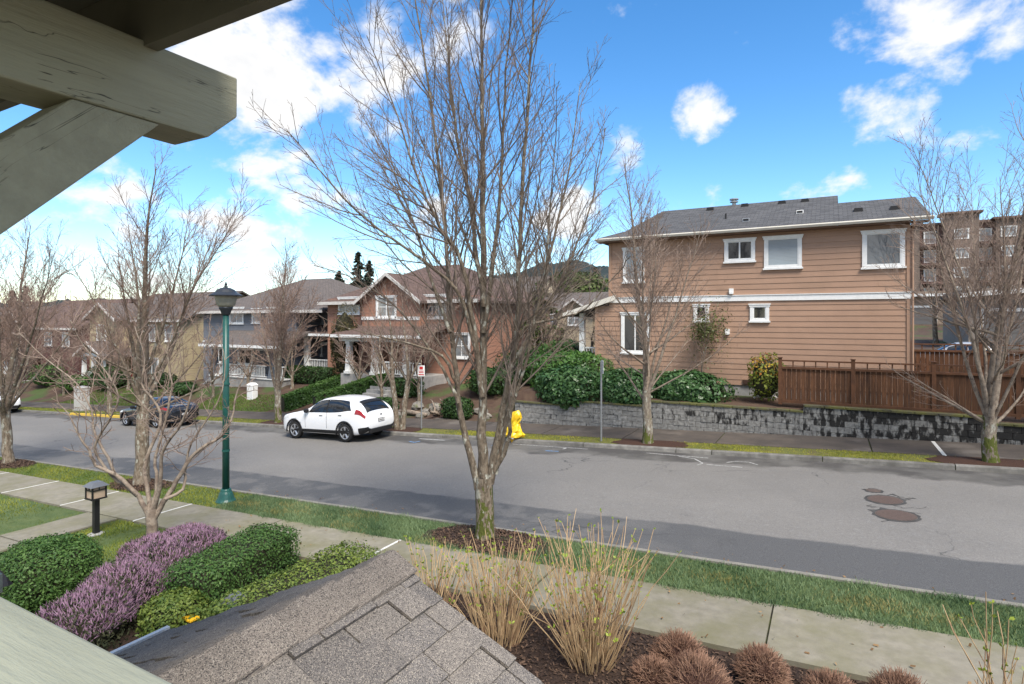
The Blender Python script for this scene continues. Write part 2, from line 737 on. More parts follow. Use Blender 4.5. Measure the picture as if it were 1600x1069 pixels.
# manhole covers and their cracked surrounds
IRON = M('rusty_cast_iron', (.125, .092, .078), (.075, .060, .052), scale=25, rough=.7, bump=.5, bscale=60)
TAR = M('tar_patch', (.045, .044, .043), (.08, .078, .075), scale=5, rough=.8)
for (u, v, r, lab) in ((1400, 805.5, .36, 'nearest of the three rusty round covers in the road'), (1383, 781.5, .335, 'rusty round cover between its two neighbours in the road'),
                       (1365, 767, .15, 'smallest rusty round cover in the road')):
    p = gpt(u, v)
    t = thing('manhole_cover', lab, 'manhole cover', (p.x, p.y, g0(p.x) + .002), 'covers in the road')

    def ringz(k, rr, dz):
        return [(p.x + rr * math.cos(2 * math.pi * j / k), p.y + rr * math.sin(2 * math.pi * j / k), g0(p.x + rr * math.cos(2 * math.pi * j / k)) + dz) for j in range(k)]
    MB().add(ringz(28, r, .010), [tuple(range(28))]).build('lid', IRON, t)
    o = MB()
    rs = random.Random(u)
    a, b = ringz(28, r + .005, .008), []
    for j in range(28):
        an = 2 * math.pi * j / 28
        rr = r * 1.09 + rs.uniform(0, .05) * (3 if rs.random() < .18 else 1)
        b.append((p.x + rr * math.cos(an), p.y + rr * math.sin(an), g0(p.x + rr * math.cos(an)) + .006))
    o.add(a + b, [(j, (j + 1) % 28, 28 + (j + 1) % 28, 28 + j)[::-1] for j in range(28)]).build('tar_ring', TAR, t)
    if r > .2:
        o = MB()
        for k in range(-5, 6):
            y = p.y + k * r / 6.2
            h = math.sqrt(max(0, (r * .9) ** 2 - (y - p.y) ** 2))
            o.add([(p.x - h, y - .014, g0(p.x - h) + .0135), (p.x + h, y - .014, g0(p.x + h) + .0135), (p.x + h, y + .014, g0(p.x + h) + .0135), (p.x - h, y + .014, g0(p.x - h) + .0135)], [(0, 1, 2, 3)])
        o.build('raised_rib', M('worn_iron', (.14, .10, .085), rough=.6) if r > .35 else bpy.data.materials['worn_iron'], t)

# cracked asphalt round the covers
rs = random.Random(12)
for k in range(15):
    u0, v0 = 1388 + rs.uniform(-42, 52), 788 + rs.uniform(-24, 30)
    pts = [(u0, v0)]
    for _ in range(rs.randint(3, 6)):
        pts.append((pts[-1][0] + rs.uniform(4, 11) * rs.choice((-1, 1, 1)), pts[-1][1] + rs.uniform(-2.4, 2.4)))
    CRK.append((pts, rs.uniform(.015, .04)))
# survey paint on the asphalt
PW = M('white_road_paint', (.42, .42, .40), (.20, .20, .19), scale=14, rough=.7, lo=.45, hi=.62)
PB = M('blue_survey_paint', (.10, .26, .52), (.16, .20, .24), scale=14, rough=.7, lo=.42, hi=.6)


def stroke(pts, w, mat, name, parent=road, dz=.004):
    o = MB()
    P = [gpt(u, v) for u, v in pts]
    for a, b in zip(P[:-1], P[1:]):
        d = Vector((b.x - a.x, b.y - a.y, 0)).normalized()
        n = Vector((-d.y, d.x, 0)) * w / 2
        q = [a - n, b - n, b + n, a + n]
        o.add([(k.x, k.y, g0(k.x) + dz) for k in q], [(0, 1, 2, 3)])
    o.build(name, mat, parent)


for pts, w in CRK:
    stroke(pts, w, TAR, 'crack', dz=.003)
stroke([(655, 685.6), (695, 688.2)], .1, PW, 'paint_line')
stroke([(800, 694), (905, 701), (918, 702)], .05, PW, 'paint_line')
stroke([(880, 702), (886, 699.5)], .08, PW, 'paint_line')
stroke([(1010, 708), (1107, 716)], .06, PW, 'paint_line')
stroke([(1104, 726), (1160, 730.5)], .05, PW, 'paint_line')
stroke([(1135, 723), (1150, 721), (1170, 722.5), (1184, 726.5)], .05, PW, 'paint_line')
stroke([(1060, 713), (1085, 717), (1098, 724), (1090, 727)], .05, PW, 'paint_line')
stroke([(640, 690), (648, 691.5), (656, 689.5)], .09, PB, 'paint_line')
stroke([(852, 704.5), (873, 705.5)], .08, PB, 'paint_line')
stroke([(770, 695.5), (778, 696)], .2, PB, 'paint_line')

# ------------------------------------------------------------------ kerbs, pavements, verges
KERB = M('kerb_concrete', (.215, .205, .185), (.135, .128, .115), scale=5, rough=.9, bump=.3, bscale=40, rnd=.12, c3=(.10, .095, .085), s3=1.7, lo3=.5, hi3=.72)
KERBN = M('kerb_concrete_pale', (.25, .235, .20), (.18, .168, .145), scale=5, rough=.9, bump=.3, bscale=40, rnd=.08)
YEL = M('yellow_kerb_paint', (.62, .40, .04), (.45, .32, .07), scale=6, rough=.7)
MOSSD = M('joint_dirt', (.030, .028, .022), (.06, .07, .02), scale=3, rough=.95)


def kerb_profile(mb, y0, y1, x0, x1, top, bot, front):
    """front = +1 when the face towards the road looks to +y"""
    if front < 0:
        pr = [(y0 - .02, bot), (y0 + .02, top - .03), (y0 + .05, top), (y1, top), (y1, bot)]
    else:
        pr = [(y0, bot), (y0, top), (y1 - .05, top), (y1 - .02, top - .03), (y1 + .02, bot)]
    n = len(pr)
    vs = [(x0, y, g0(x0) + z) for y, z in pr] + [(x1, y, g0(x1) + z) for y, z in pr]
    fs = [tuple(range(n)), tuple(range(2 * n - 1, n - 1, -1))] + [(i, n + i, n + (i + 1) % n, (i + 1) % n) for i in range(n)]
    mb.add(vs, fs)


def kerb_run(name, y0, y1, front, xs, mat, gap=.012):
    base = MB()
    kerb_profile(base, y0 + .02, y1 - .02, xs[0], xs[-1], .10, -.1, front)
    root = base.build(name, MOSSD, kind='structure')
    WL[root] = Vector((0, 0, 0))
    for a, b in zip(xs[:-1], xs[1:]):
        o = MB()
        kerb_profile(o, y0, y1, a + gap, b - gap, .13, -.1, front)
        yel = (front < 0 and -43.2 < (a + b) / 2 < -36.2)
        ob = o.build('kerb_stone', YEL if yel else mat, root)
        if yel:
            ob['label'] = 'kerb stone painted yellow'
    return root


far_x = [-66 + 3.02 * i for i in range(17)] + [gpt(u, v, .0).x for u, v in ((687, 686), (910, 699), (1053, 710), (1109, 714), (1285, 726), (1495, 737))]
far_x = sorted(x for x in far_x)
fx = [far_x[0]]
for x in far_x[1:]:
    if x - fx[-1] > .9:
        fx.append(x)
fx += [fx[-1] + 3.1 * k for k in range(1, 5)]
kerb_run('far_kerb', YF, YF + .17, -1, fx, KERB)
kerb_run('near_kerb', YN - .15, YN, 1, [-42 + 3.27 * i for i in range(17)], KERBN, gap=.004)

SLAB = M('pavement_concrete', (.25, .228, .178), (.195, .178, .138), scale=7, rough=.9, bump=.5, bscale=55, rnd=.07, c3=(.165, .155, .088), s3=1.3, lo3=.42, hi3=.72, dist=.006)
SLABD = M('damp_pavement_concrete', (.10, .082, .068), (.065, .055, .047), scale=1.2, rough=.8, bump=.2, bscale=60, rnd=.1, c3=(.15, .13, .11), s3=.7, lo3=.55, hi3=.7)
SEAL = M('white_joint_sealant', (.68, .67, .62), (.5, .49, .45), scale=9, rough=.8)


def slab(parent, x0, x1, y0, y1, mat, top=.12, gap=.012, dip=0.0):
    o = MB()
    b, t = [], []
    for (x, y) in ((x0 + gap, y0), (x1 - gap, y0), (x1 - gap, y1), (x0 + gap, y1)):
        b.append((x, y, g0(x) + top - .08))
        t.append((x, y, g0(x) + top + dip * (1 if x < (x0 + x1) / 2 else -1)))
    o.hexa(b, t).build('slab', mat, parent)


def pavement(name, y0, y1, xs, mat, sealed=(), gap=.012):
    root = sheet(name, xs[0], xs[-1], y0 + .01, y1 - .01, .095, MOSSD, kind='structure')
    rs = random.Random(3)
    for i, (a, b) in enumerate(zip(xs[:-1], xs[1:])):
        slab(root, a, b, y0, y1, mat, gap=gap if i not in sealed else .03, dip=rs.uniform(-.002, .002))
        if i in sealed:
            o = MB()
            o.hexa([(x, y, g0(x) + .10) for x, y in ((a - .026, y0), (a + .026, y0), (a + .026, y1), (a - .026, y1))],
                   [(x, y, g0(x) + .124) for x, y in ((a - .026, y0), (a + .026, y0), (a + .026, y1), (a - .026, y1))]).build('joint_seal', SEAL, root)
    return root


PX = [-.67 + 3.27 * i for i in range(-11, 5)]
near_pave = pavement('near_pavement', 7.35, 8.72, PX, SLAB, sealed=(4, 5, 6, 7, 9))
fp = [-70 + 3.2 * i for i in range(17)] + [-15.9, -12.9, -9.6, -6.4, gpt(1120, 690, .12).x, 1.1, gpt(1472, 705, .12).x, 6.6, 9.8, 13]
far_pave = pavement('far_pavement', 19.8, 21.98, sorted(set(round(x, 2) for x in fp)), SLABD, gap=.02)
for k, x in enumerate((gpt(1472, 705, .12).x,)):
    MB().hexa([(a, y, g0(a) + .11) for a, y in ((x - .07, 19.8), (x + .02, 19.8), (x + .02, 21.9), (x - .07, 21.9))],
              [(a, y, g0(a) + .126) for a, y in ((x - .07, 19.8), (x + .02, 19.8), (x + .02, 21.9), (x - .07, 21.9))]).build('joint_seal', SEAL, far_pave)

# front walks leaving the near pavement
walk = sheet('garden_walk', -15.65, -14.3, 1.5, 7.34, .085, MOSSD, kind='structure')
ys_ = [7.335, 5.6, 4.1, 2.6, 1.5]
for a, b in zip(ys_[1:], ys_[:-1]):
    slab(walk, -15.62, -14.33, a + .02, b - .02, SLAB, top=.115)
walk2 = sheet('porch_walk', -7.75, -7.0, 2.9, 7.34, .085, MOSSD, kind='structure')
ys_ = [7.335, 6.1, 4.9, 3.7, 2.9]
for a, b in zip(ys_[1:], ys_[:-1]):
    slab(walk2, -7.73, -7.02, a + .015, b - .015, SLAB, top=.115)
# walk up to the house across the street
farwalk = sheet('far_garden_walk', -16.3, -14.9, 22.0, 22.3, .1, MOSSD, kind='structure')
slab(farwalk, -16.28, -14.92, 22.0, 22.28, SLABD, top=.14)

SOIL = M('bark_mulch', (.030, .019, .014), (.060, .036, .025), scale=30, rough=.95, bump=1.0, bscale=45, c3=(.014, .010, .009), s3=18, dist=.03)
MULR = M('red_bark_mulch', (.075, .035, .022), (.04, .022, .016), scale=30, rough=.95, bump=1.0, bscale=45, dist=.03)
LAWN = M('lawn_soil', (.065, .10, .034), (.10, .13, .045), scale=3, rough=.95, bump=.5, bscale=40)
MOSSY = M('mossy_verge_soil', (.16, .15, .030), (.085, .10, .028), scale=2.5, rough=.95, bump=.6, bscale=30, c3=(.10, .075, .045), s3=1.5, lo3=.55, hi3=.7, dist=.03)
near_strip = sheet('near_verge', -44, 12, 8.73, YN - .155, .10, LAWN, kind='structure', n_y=2)
far_strip = sheet('far_verge', -70, 13, YF + .175, 19.79, .105, MOSSY, kind='structure', n_y=2)
sheet('front_garden_bed', -13.2, 6, -1, 7.33, .07, SOIL, kind='structure', n_y=8)
sheet('front_lawn', -32, -15.66, 0, 7.33, .08, LAWN, kind='structure', n_y=3)
sheet('front_lawn_corner', -14.29, -11.3, 5.4, 7.33, .085, LAWN, kind='structure', n_y=3)


def mulch_ring(p, rx, ry, mat, dz, name='mulch_patch', y0=None, y1=None):
    rs = random.Random(round(p[0] * 100))
    k = 22
    pts = []
    for j in range(k):
        an = 2 * math.pi * j / k
        f = rs.uniform(.85, 1.12)
        x = p[0] + rx * f * math.copysign(abs(math.cos(an)) ** .6, math.cos(an))
        y = p[1] + ry * f * math.copysign(abs(math.sin(an)) ** .6, math.sin(an))
        if y0 is not None:
            y = min(max(y, y0), y1)
        pts.append((x, y, g0(x) + dz))
    o = MB().add(pts + [(p[0], p[1], g0(p[0]) + dz + .05)], [(j, (j + 1) % k, k) for j in range(k)]).build(name, mat)
    o['kind'] = 'structure'


# ------------------------------------------------------------------ grass
def blades(name, pts, h, w, mat, lean=.5, seed=1, parent=None):
    r = np.random.default_rng(seed)
    P = np.asarray(pts, dtype=np.float32)
    n = len(P)
    an = r.uniform(0, 2 * np.pi, n)
    H = h * r.uniform(.5, 1.3, n)
    d = np.stack([np.cos(an), np.sin(an), np.zeros(n)], 1)
    la = r.uniform(0, 2 * np.pi, n)
    ln = np.stack([np.cos(la), np.sin(la), np.zeros(n)], 1) * (H * lean * r.uniform(.2, 1, n))[:, None]
    a = P - d * w / 2
    b = P + d * w / 2
    c = P + ln + np.stack([np.zeros(n), np.zeros(n), H], 1)
    V = np.stack([a, b, c], 1).reshape(-1, 3)
    F_ = np.arange(3 * n).reshape(-1, 3)
    # tone in patches
    t = .5 + .22 * np.sin(P[:, 0] * 1.7 + 1.3 * np.sin(P[:, 1] * 2.1)) + .16 * np.sin(P[:, 0] * 4.3 + P[:, 1] * 3.7) + r.uniform(-.3, .3, n)
    return link(name, np_mesh(name, V, F_, mat, np.repeat(np.clip(t, 0, 1), 3)), parent, kind='stuff')


def strip_pts(n, x0, x1, y0, y1, dz, seed, holes=(), dens=None):
    r = np.random.default_rng(seed)
    x = r.uniform(x0, x1, n)
    y = r.uniform(y0, y1, n)
    k = np.ones(n, bool)
    for hx, hy, ra, rb in holes:
        k &= ((x - hx) / ra) ** 2 + ((y - hy) / rb) ** 2 > 1 + r.uniform(-.15, .15, n)
    if dens is not None:
        k &= r.uniform(0, 1, n) < dens(x, y)
    x, y = x[k], y[k]
    return np.stack([x, y, GR * x + dz], 1)


GRASS1 = leafmat('lush_grass', (.068, .125, .052), (.21, .285, .135), rough=.6)
GRASS2 = leafmat('mossy_grass', (.09, .15, .022), (.29, .29, .04), rough=.7)
GRASS3 = leafmat('yellow_moss', (.40, .37, .035), (.15, .18, .03), rough=.8)
T1 = (-5.72, 9.4)                     # the large street tree's base
T2 = gpt(34, 722, .1)
T3 = gpt(231, 756, .1)
mulch_ring(T1, 1.25, .62, SOIL, .115, y0=8.74, y1=YN - .17)
mulch_ring((T2.x, 9.4), 1.3, .6, SOIL, .115, y0=8.74, y1=YN - .17)
mulch_ring((T3.x, 9.4), .9, .55, SOIL, .115, y0=8.74, y1=YN - .17)
H1 = [(T1[0], T1[1], 1.15, .62), (T2.x, 9.4, 1.25, .6), (T3.x, 9.4, .85, .5)]
blades('verge_grass', strip_pts(52000, -13, 5, 8.68, YN - .14, .10, 1, H1), .058, .012, GRASS1, lean=.9, seed=1)['label'] = 'blue-green grass of the verge around the large bare tree'
blades('verge_grass', strip_pts(20000, -32, -13, 8.7, YN - .15, .10, 2, H1), .05, .016, GRASS2, lean=.9, seed=2)['label'] = 'yellow-green grass of the verge left of the lamp post'
blades('lawn_grass', strip_pts(12000, -26, -15.68, 2.5, 7.3, .08, 3), .045, .016, GRASS2, lean=.9, seed=3)['label'] = 'mossy lawn left of the garden walk'
blades('lawn_grass', strip_pts(7000, -14.25, -11.2, 5.3, 7.3, .085, 4), .045, .014, GRASS2, lean=.9, seed=4)['label'] = 'mossy lawn around the lantern post'
FT = {'a': gpt(450, 658, .12), 'b': gpt(627, 671, .12), 'c': gpt(1015, 692, .12), 'd': gpt(1543, 719, .12)}
for k, p in FT.items():
    p.y = 19.15 if k != 'd' else 19.2
for k, p in FT.items():
    mulch_ring((p.x, 19.25), 1.25 if k != 'b' else 1.0, .55, MULR, .12, y0=YF + .18, y1=19.78)
H2 = [(p.x, 19.25, 1.2, .65) for p in FT.values()]
blades('verge_grass', strip_pts(30000, -20, 12, YF + .17, 19.8, .105, 5, H2, dens=lambda x, y: np.clip(.55 + .5 * np.sin(x * 1.1 + 2 * np.sin(x * .37)), .1, 1)), .035, .018, GRASS3, lean=1, seed=5)['label'] = 'bright yellow moss and grass of the verge below the block wall'
blades('verge_grass', strip_pts(14000, -62, -20, YF + .17, 19.8, .105, 6, H2), .04, .025, GRASS2, lean=1, seed=6)['label'] = 'grass of the far verge left of the white car'
# ragged tufts and yellowed patches in the near verge
rp = np.random.default_rng(44)
cx_, cy_ = rp.uniform(-13, 4, 46), np.where(rp.uniform(0, 1, 46) < .6, rp.choice([8.72, YN - .2], 46), rp.uniform(8.8, 9.8, 46))
tx = np.repeat(cx_, 130) + rp.normal(size=46 * 130) * .11
ty = np.clip(np.repeat(cy_, 130) + rp.normal(size=46 * 130) * .06, 8.6, YN - .1)
blades('verge_grass', np.stack([tx, ty, GR * tx + .10], 1), .085, .013, GRASS1, lean=1.1, seed=45)['label'] = 'longer grass tufts along the edges of the near verge'
cx_, cy_ = rp.uniform(-13, 4, 16), rp.uniform(8.9, 9.7, 16)
tx = np.repeat(cx_, 300) + rp.normal(size=16 * 300) * .3
ty = np.clip(np.repeat(cy_, 300) + rp.normal(size=16 * 300) * .13, 8.72, YN - .17)
blades('verge_grass', np.stack([tx, ty, GR * tx + .104], 1), .055, .013, leafmat('yellowed_grass', (.24, .21, .06), (.34, .30, .12)), lean=1.1, seed=46)['label'] = 'yellowed dry patches in the near verge'


def chips(name, label, pts, size, mat, seed):
    r = np.random.default_rng(seed)
    n = len(pts)
    P = np.asarray(pts) + np.array([0, 0, 1]) * r.uniform(.002, .03, n)[:, None]
    N_ = np.array([[0, 0, 1.]]) + r.normal(size=(n, 3)) * .45
    N_ /= np.linalg.norm(N_, axis=1)[:, None]
    T = np.cross(N_, r.normal(size=(n, 3)))
    T /= np.linalg.norm(T, axis=1)[:, None]
    B = np.cross(N_, T)
    s = size * r.uniform(.5, 1.5, n)[:, None]
    w = s * r.uniform(.25, .6, n)[:, None]
    V = np.stack([P - T * s - B * w, P + T * s - B * w, P + T * s * .8 + B * w, P - T * s * .9 + B * w], 1).reshape(-1, 3)
    o = link(name, np_mesh(name, V, np.arange(4 * n).reshape(-1, 4), mat, np.repeat(r.uniform(0, 1, n), 4)), kind='stuff')
    o['label'] = label


CHIP = leafmat('bark_chip', (.030, .018, .013), (.13, .080, .052), rough=.9, trans=0.0)
CHIPR = leafmat('red_bark_chip', (.055, .025, .016), (.15, .075, .048), rough=.9, trans=0.0)
chips('mulch_chips', 'loose bark chips in the front garden bed', strip_pts(16000, -6.2, 2.5, 4.6, 7.3, .07, 51), .018, CHIP, 52)
for k_, (mx, my) in enumerate((T1, (T2.x, 9.4), (T3.x, 9.4))):
    rq = np.random.default_rng(60 + k_)
    n_ = 2600
    a_, q_ = rq.uniform(0, 6.283, n_), np.sqrt(rq.uniform(0, 1, n_))
    X_ = mx + 1.2 * q_ * np.cos(a_)
    Y_ = np.clip(my + .62 * q_ * np.sin(a_), 8.74, YN - .17)
    chips('mulch_chips', ('loose bark chips round the large bare tree', 'loose bark chips round the tree at the left edge', 'loose bark chips round the tree behind the twisted tree')[k_], np.stack([X_, Y_, GR * X_ + .12 + .045 * (1 - q_)], 1), .02, CHIP, 70 + k_)
# a few dry leaves blown against the kerbs and onto the pavement
LEAFL = leafmat('dry_leaf', (.16, .085, .035), (.30, .19, .09), rough=.8, trans=.1)
lx = rp.uniform(-14, 6, 260)
ly = np.where(rp.uniform(0, 1, 260) < .55, YN + .05 + np.abs(rp.normal(size=260)) * .25, rp.uniform(7.4, 8.7, 260))
lz = np.where(ly > YN, .004, .125)
chips('dry_leaves', 'scattered dry leaves on the near pavement and gutter', np.stack([lx, ly, GR * lx + lz - .002], 1), .022, LEAFL, 81)
# lawns that climb to the houses across the street
rr = np.random.default_rng(8)
for nm, x0, x1, y0, y1, n, lab in (('lawn_grass', -36, -28.3, 22.1, 24.8, 9000, 'green sloping lawn below the grey house'), ('lawn_grass', -52, -42, 22.1, 25.5, 9000, 'green sloping lawn below the yellow house')):
    x, y = rr.uniform(x0, x1, n), rr.uniform(y0, y1, n)
    pts = np.stack([x, y, np.array([G(a, b) for a, b in zip(x, y)])], 1)
    blades(nm, pts, .07, .04, leafmat('sloping_lawn_grass', (.06, .12, .02), (.13, .20, .03)), lean=.8, seed=9)['label'] = lab

# ------------------------------------------------------------------ retaining wall of concrete blocks
def block_mats():
    def ex(N, L, col, mixc, noise, ramp, geo):
        sp = N.new('ShaderNodeSeparateXYZ')
        L.new(geo.outputs['Position'], sp.inputs[0])
        # black weathering, more of it towards the right end
        sx = N.new('ShaderNodeMapRange')
        sx.inputs['From Min'].default_value = -7
        sx.inputs['From Max'].default_value = 3
        sx.inputs['To Min'].default_value = -.12
        sx.inputs['To Max'].default_value = .10
        L.new(sp.outputs[0], sx.inputs['Value'])
        oi = N.new('ShaderNodeObjectInfo')
        a = N.new('ShaderNodeMath')
        a.operation = 'ADD'
        mp2 = N.new('ShaderNodeMapping')
        mp2.inputs['Scale'].default_value = (1.5, 1.5, .55)
        L.new(geo.outputs['Position'], mp2.inputs['Vector'])
        L.new(noise(5.0, 9, mp2.outputs[0]), a.inputs[0])
        L.new(sx.outputs[0], a.inputs[1])
        b = N.new('ShaderNodeMath')
        b.operation = 'MULTIPLY_ADD'
        L.new(oi.outputs['Random'], b.inputs[0])
        b.inputs[1].default_value = .26
        L.new(a.outputs[0], b.inputs[2])
        c = mixc(ramp(b.outputs[0], .63, .76), col, (.022, .021, .020))
        return c
    return M('weathered_block', (.29, .285, .268), (.155, .15, .14), scale=9, rough=.95, bump=.9, bscale=26, rnd=.14, extra=ex, dist=.02)


def retaining_wall():
    x_steps = [(XW0, onY(905, 640, 22)[0], .51), (onY(905, 640, 22)[0], onY(1010, 640, 22)[0], .71), (onY(1010, 640, 22)[0], onY(1255, 640, 22)[0], .91),
               (onY(1255, 640, 22)[0], onY(1541, 640, 22)[0], 1.11), (onY(1541, 640, 22)[0], 12.4, .93)]
    t = thing('retaining_wall', 'weathered grey concrete block retaining wall along the far pavement', 'wall', (XW0, 22.15, g0(XW0)))
    bm = block_mats()
    cube = unit_cube(bm, .0)
    me = unit_cube(bm, .04)
    capm = M('mossy_wall_cap', (.085, .078, .055), (.11, .11, .03), scale=3, rough=.95, bump=.6, bscale=30, c3=(.03, .028, .024), s3=2)
    rs = random.Random(5)
    core = M('wall_joint', (.03, .029, .027), rough=.95)
    for si, (a, b, top) in enumerate(x_steps):
        MB().box(a, 22.06, -.9, b, 22.27, top - .07).build('core', core, t)
        n = 0
        z = top - .06
        row = 0
        while z - .2 > g0(a) - .12:
            x = a - (.2 if row % 2 else 0)
            while x < b - .02:
                w = .405
                x0, x1 = max(x, a), min(x + w, b)
                if x1 - x0 > .05 and z - .02 > g0((x0 + x1) / 2) + .05:
                    yj = rs.uniform(-.012, .01)
                    piece('block', me, t, ((x0 + x1) / 2, 22.07 + yj, z - .1), (x1 - x0 - .008, .16, .192))
                x += w
            z -= .2
            row += 1
        # cap stones
        x = a
        while x < b - .05:
            x1 = min(x + .62, b)
            piece('cap_stone', unit_cube(capm, .06), t, ((x + x1) / 2, 22.13, top - .028), (x1 - x - .006, .36, .062))
            x = x1


retaining_wall()

# ------------------------------------------------------------------ timber fence on the wall
FW = M('stained_cedar_board', (.125, .056, .026), (.062, .029, .016), scale=3, stretch=(9, 9, .7), rough=.8, bump=.4, bscale=20, rnd=.28, c3=(.032, .015, .009), s3=1.1, lo3=.5, hi3=.75)
FR = M('stained_cedar_rail', (.118, .052, .026), (.075, .035, .019), scale=4, rough=.8, bump=.3, rnd=.12)


def fence(name, label, x0, x1, y, zb, zt, posts, spacing=.145, pickets=True, seed=1):
    t = thing(name, label, 'fence', (x0, y, zb))
    rs = random.Random(seed)
    bc, rc = unit_cube(FW), unit_cube(FR)
    lat = zt - .27
    for i, px_ in enumerate(posts):
        piece('post', rc, t, (px_, y, (zb + zt) / 2 + .0), (.115, .115, zt - zb + .12))
        piece('post_cap', rc, t, (px_, y, zt + .075), (.15, .15, .03))
    for a, b in zip(posts[:-1], posts[1:]):
        a, b = a + .058, b - .058
        m = (a + b) / 2
        L = b - a
        piece('top_rail', rc, t, (m, y, zt - .025), (L, .09, .05))
        piece('lattice_rail', rc, t, (m, y - .012, lat), (L, .1, .075))
        piece('bottom_rail', rc, t, (m, y - .012, zb + .05), (L, .1, .085))
        n = max(1, round(L / spacing))
        for k in range(n):
            w = L / n
            piece('board', bc, t, (a + (k + .5) * w, y + rs.uniform(-.006, .006), (zb + lat) / 2 + .03), (w - rs.uniform(.004, .012), .022, lat - zb - .06))
        if pickets:
            q = max(1, round(L / .375))
            for k in range(1, q):
                piece('picket', rc, t, (a + L * k / q, y, (lat + zt) / 2), (.04, .04, zt - lat - .09))
    return t


FY = 22.42
fpost = [onY(u, 600, FY)[0] for u in (1219, 1333, 1459)]
fpost += [fpost[-1] + 2.05 * k for k in (1, 2, 3)]
fence('garden_fence', 'brown stained cedar fence with open top rail standing on the block wall', fpost[0], fpost[-1], FY, 1.10, 2.60, fpost)
# ------------------------------------------------------------------ houses
def window(parent, x0, x1, z0, z1, y, casing=.11, pane=GLASS, mull=(), bars=(), trim=WHITE, sill=True, face='-y', pr=.035):
    """a window in a wall that looks to -y at depth y; x0..z1 is the outside of the casing. face '+x' puts it in a wall looking to +x at x=y"""
    def T(b):
        if face == '-y':
            return b
        nb = MB()
        # local (x, y, z) with y pointing into the wall -> wall looking to +x: depth goes to -x
        nb.v = [(y - (p[1] - y), p[0], p[2]) for p in b.v]
        nb.f = b.f
        return nb
    c = casing
    o = MB()
    o.box(x0, y - pr, z0, x0 + c, y + .02, z1 - c * .95)
    o.box(x1 - c, y - pr, z0, x1, y + .02, z1 - c * .95)
    o.box(x0 - .03, y - pr - .012, z1 - c * .95, x1 + .03, y + .02, z1)
    o.box(x0 - .055, y - pr - .03, z1 - .035, x1 + .055, y + .02, z1 + .012)
    o.box(x0 + c, y - pr + .004, z0, x1 - c, y + .02, z0 + c * .8)
    w = T(o).build('window', trim, parent)
    if sill:
        T(MB().box(x0 - .04, y - pr - .035, z0 - .05, x1 + .04, y + .02, z0 + .015)).build('sill', trim, w)
    i0, i1, j0, j1 = x0 + c, x1 - c, z0 + c * .8, z1 - c * .95
    s = MB()
    q = .035
    s.box(i0, y - .022, j0, i0 + q, y + .02, j1)
    s.box(i1 - q, y - .022, j0, i1, y + .02, j1)
    s.box(i0 + q, y - .020, j0, i1 - q, y + .02, j0 + q)
    s.box(i0 + q, y - .020, j1 - q, i1 - q, y + .02, j1)
    for f in mull:
        xm = i0 + (i1 - i0) * f
        s.box(xm - .028, y - .021, j0 + q, xm + .028, y + .02, j1 - q)
    for f in bars:
        zm = j0 + (j1 - j0) * f
        s.box(i0 + q, y - .019, zm - .022, i1 - q, y + .02, zm + .022)
    T(s).build('sash', trim, w)
    edges = [i0 + q] + [i0 + (i1 - i0) * f for f in mull] + [i1 - q]
    for a, b in zip(edges[:-1], edges[1:]):
        T(MB().box(a, y - .006, j0 + q, b, y + .015, j1 - q)).build('pane', pane, w)
    return w


GLASSR = M('sky_reflecting_glass', (.11, .125, .135), (.07, .08, .09), scale=1.2, rough=.03, spec=1.0, coat=1.0)
BROWN = M('brown_lap_board', (.375, .236, .162), (.345, .217, .149), scale=2.5, rough=.65, rnd=.03, spec=.3, c3=(.31, .198, .135), s3=.6, bump=.05, bscale=60)
BROWNW = lapmat('brown_lap_siding', (.35, .225, .153), .208)
ROOFB = shinglemat('dark_grey_shingles', (.15, .15, .155), (.095, .096, .10))
GUT = M('cream_gutter', (.70, .66, .58), (.62, .58, .50), scale=3, rough=.45)
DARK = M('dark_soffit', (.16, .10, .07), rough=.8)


def roof_slab(mb, pts, th=.14):
    """closed slab below a planar polygon (counter-clockwise from above)"""
    n = len(pts)
    vs = [tuple(p) for p in pts] + [(p[0], p[1], p[2] - th) for p in pts]
    fs = [tuple(range(n)), tuple(range(2 * n - 1, n - 1, -1))] + [(i, n + i, n + (i + 1) % n, (i + 1) % n) for i in range(n)]
    mb.add(vs, fs)


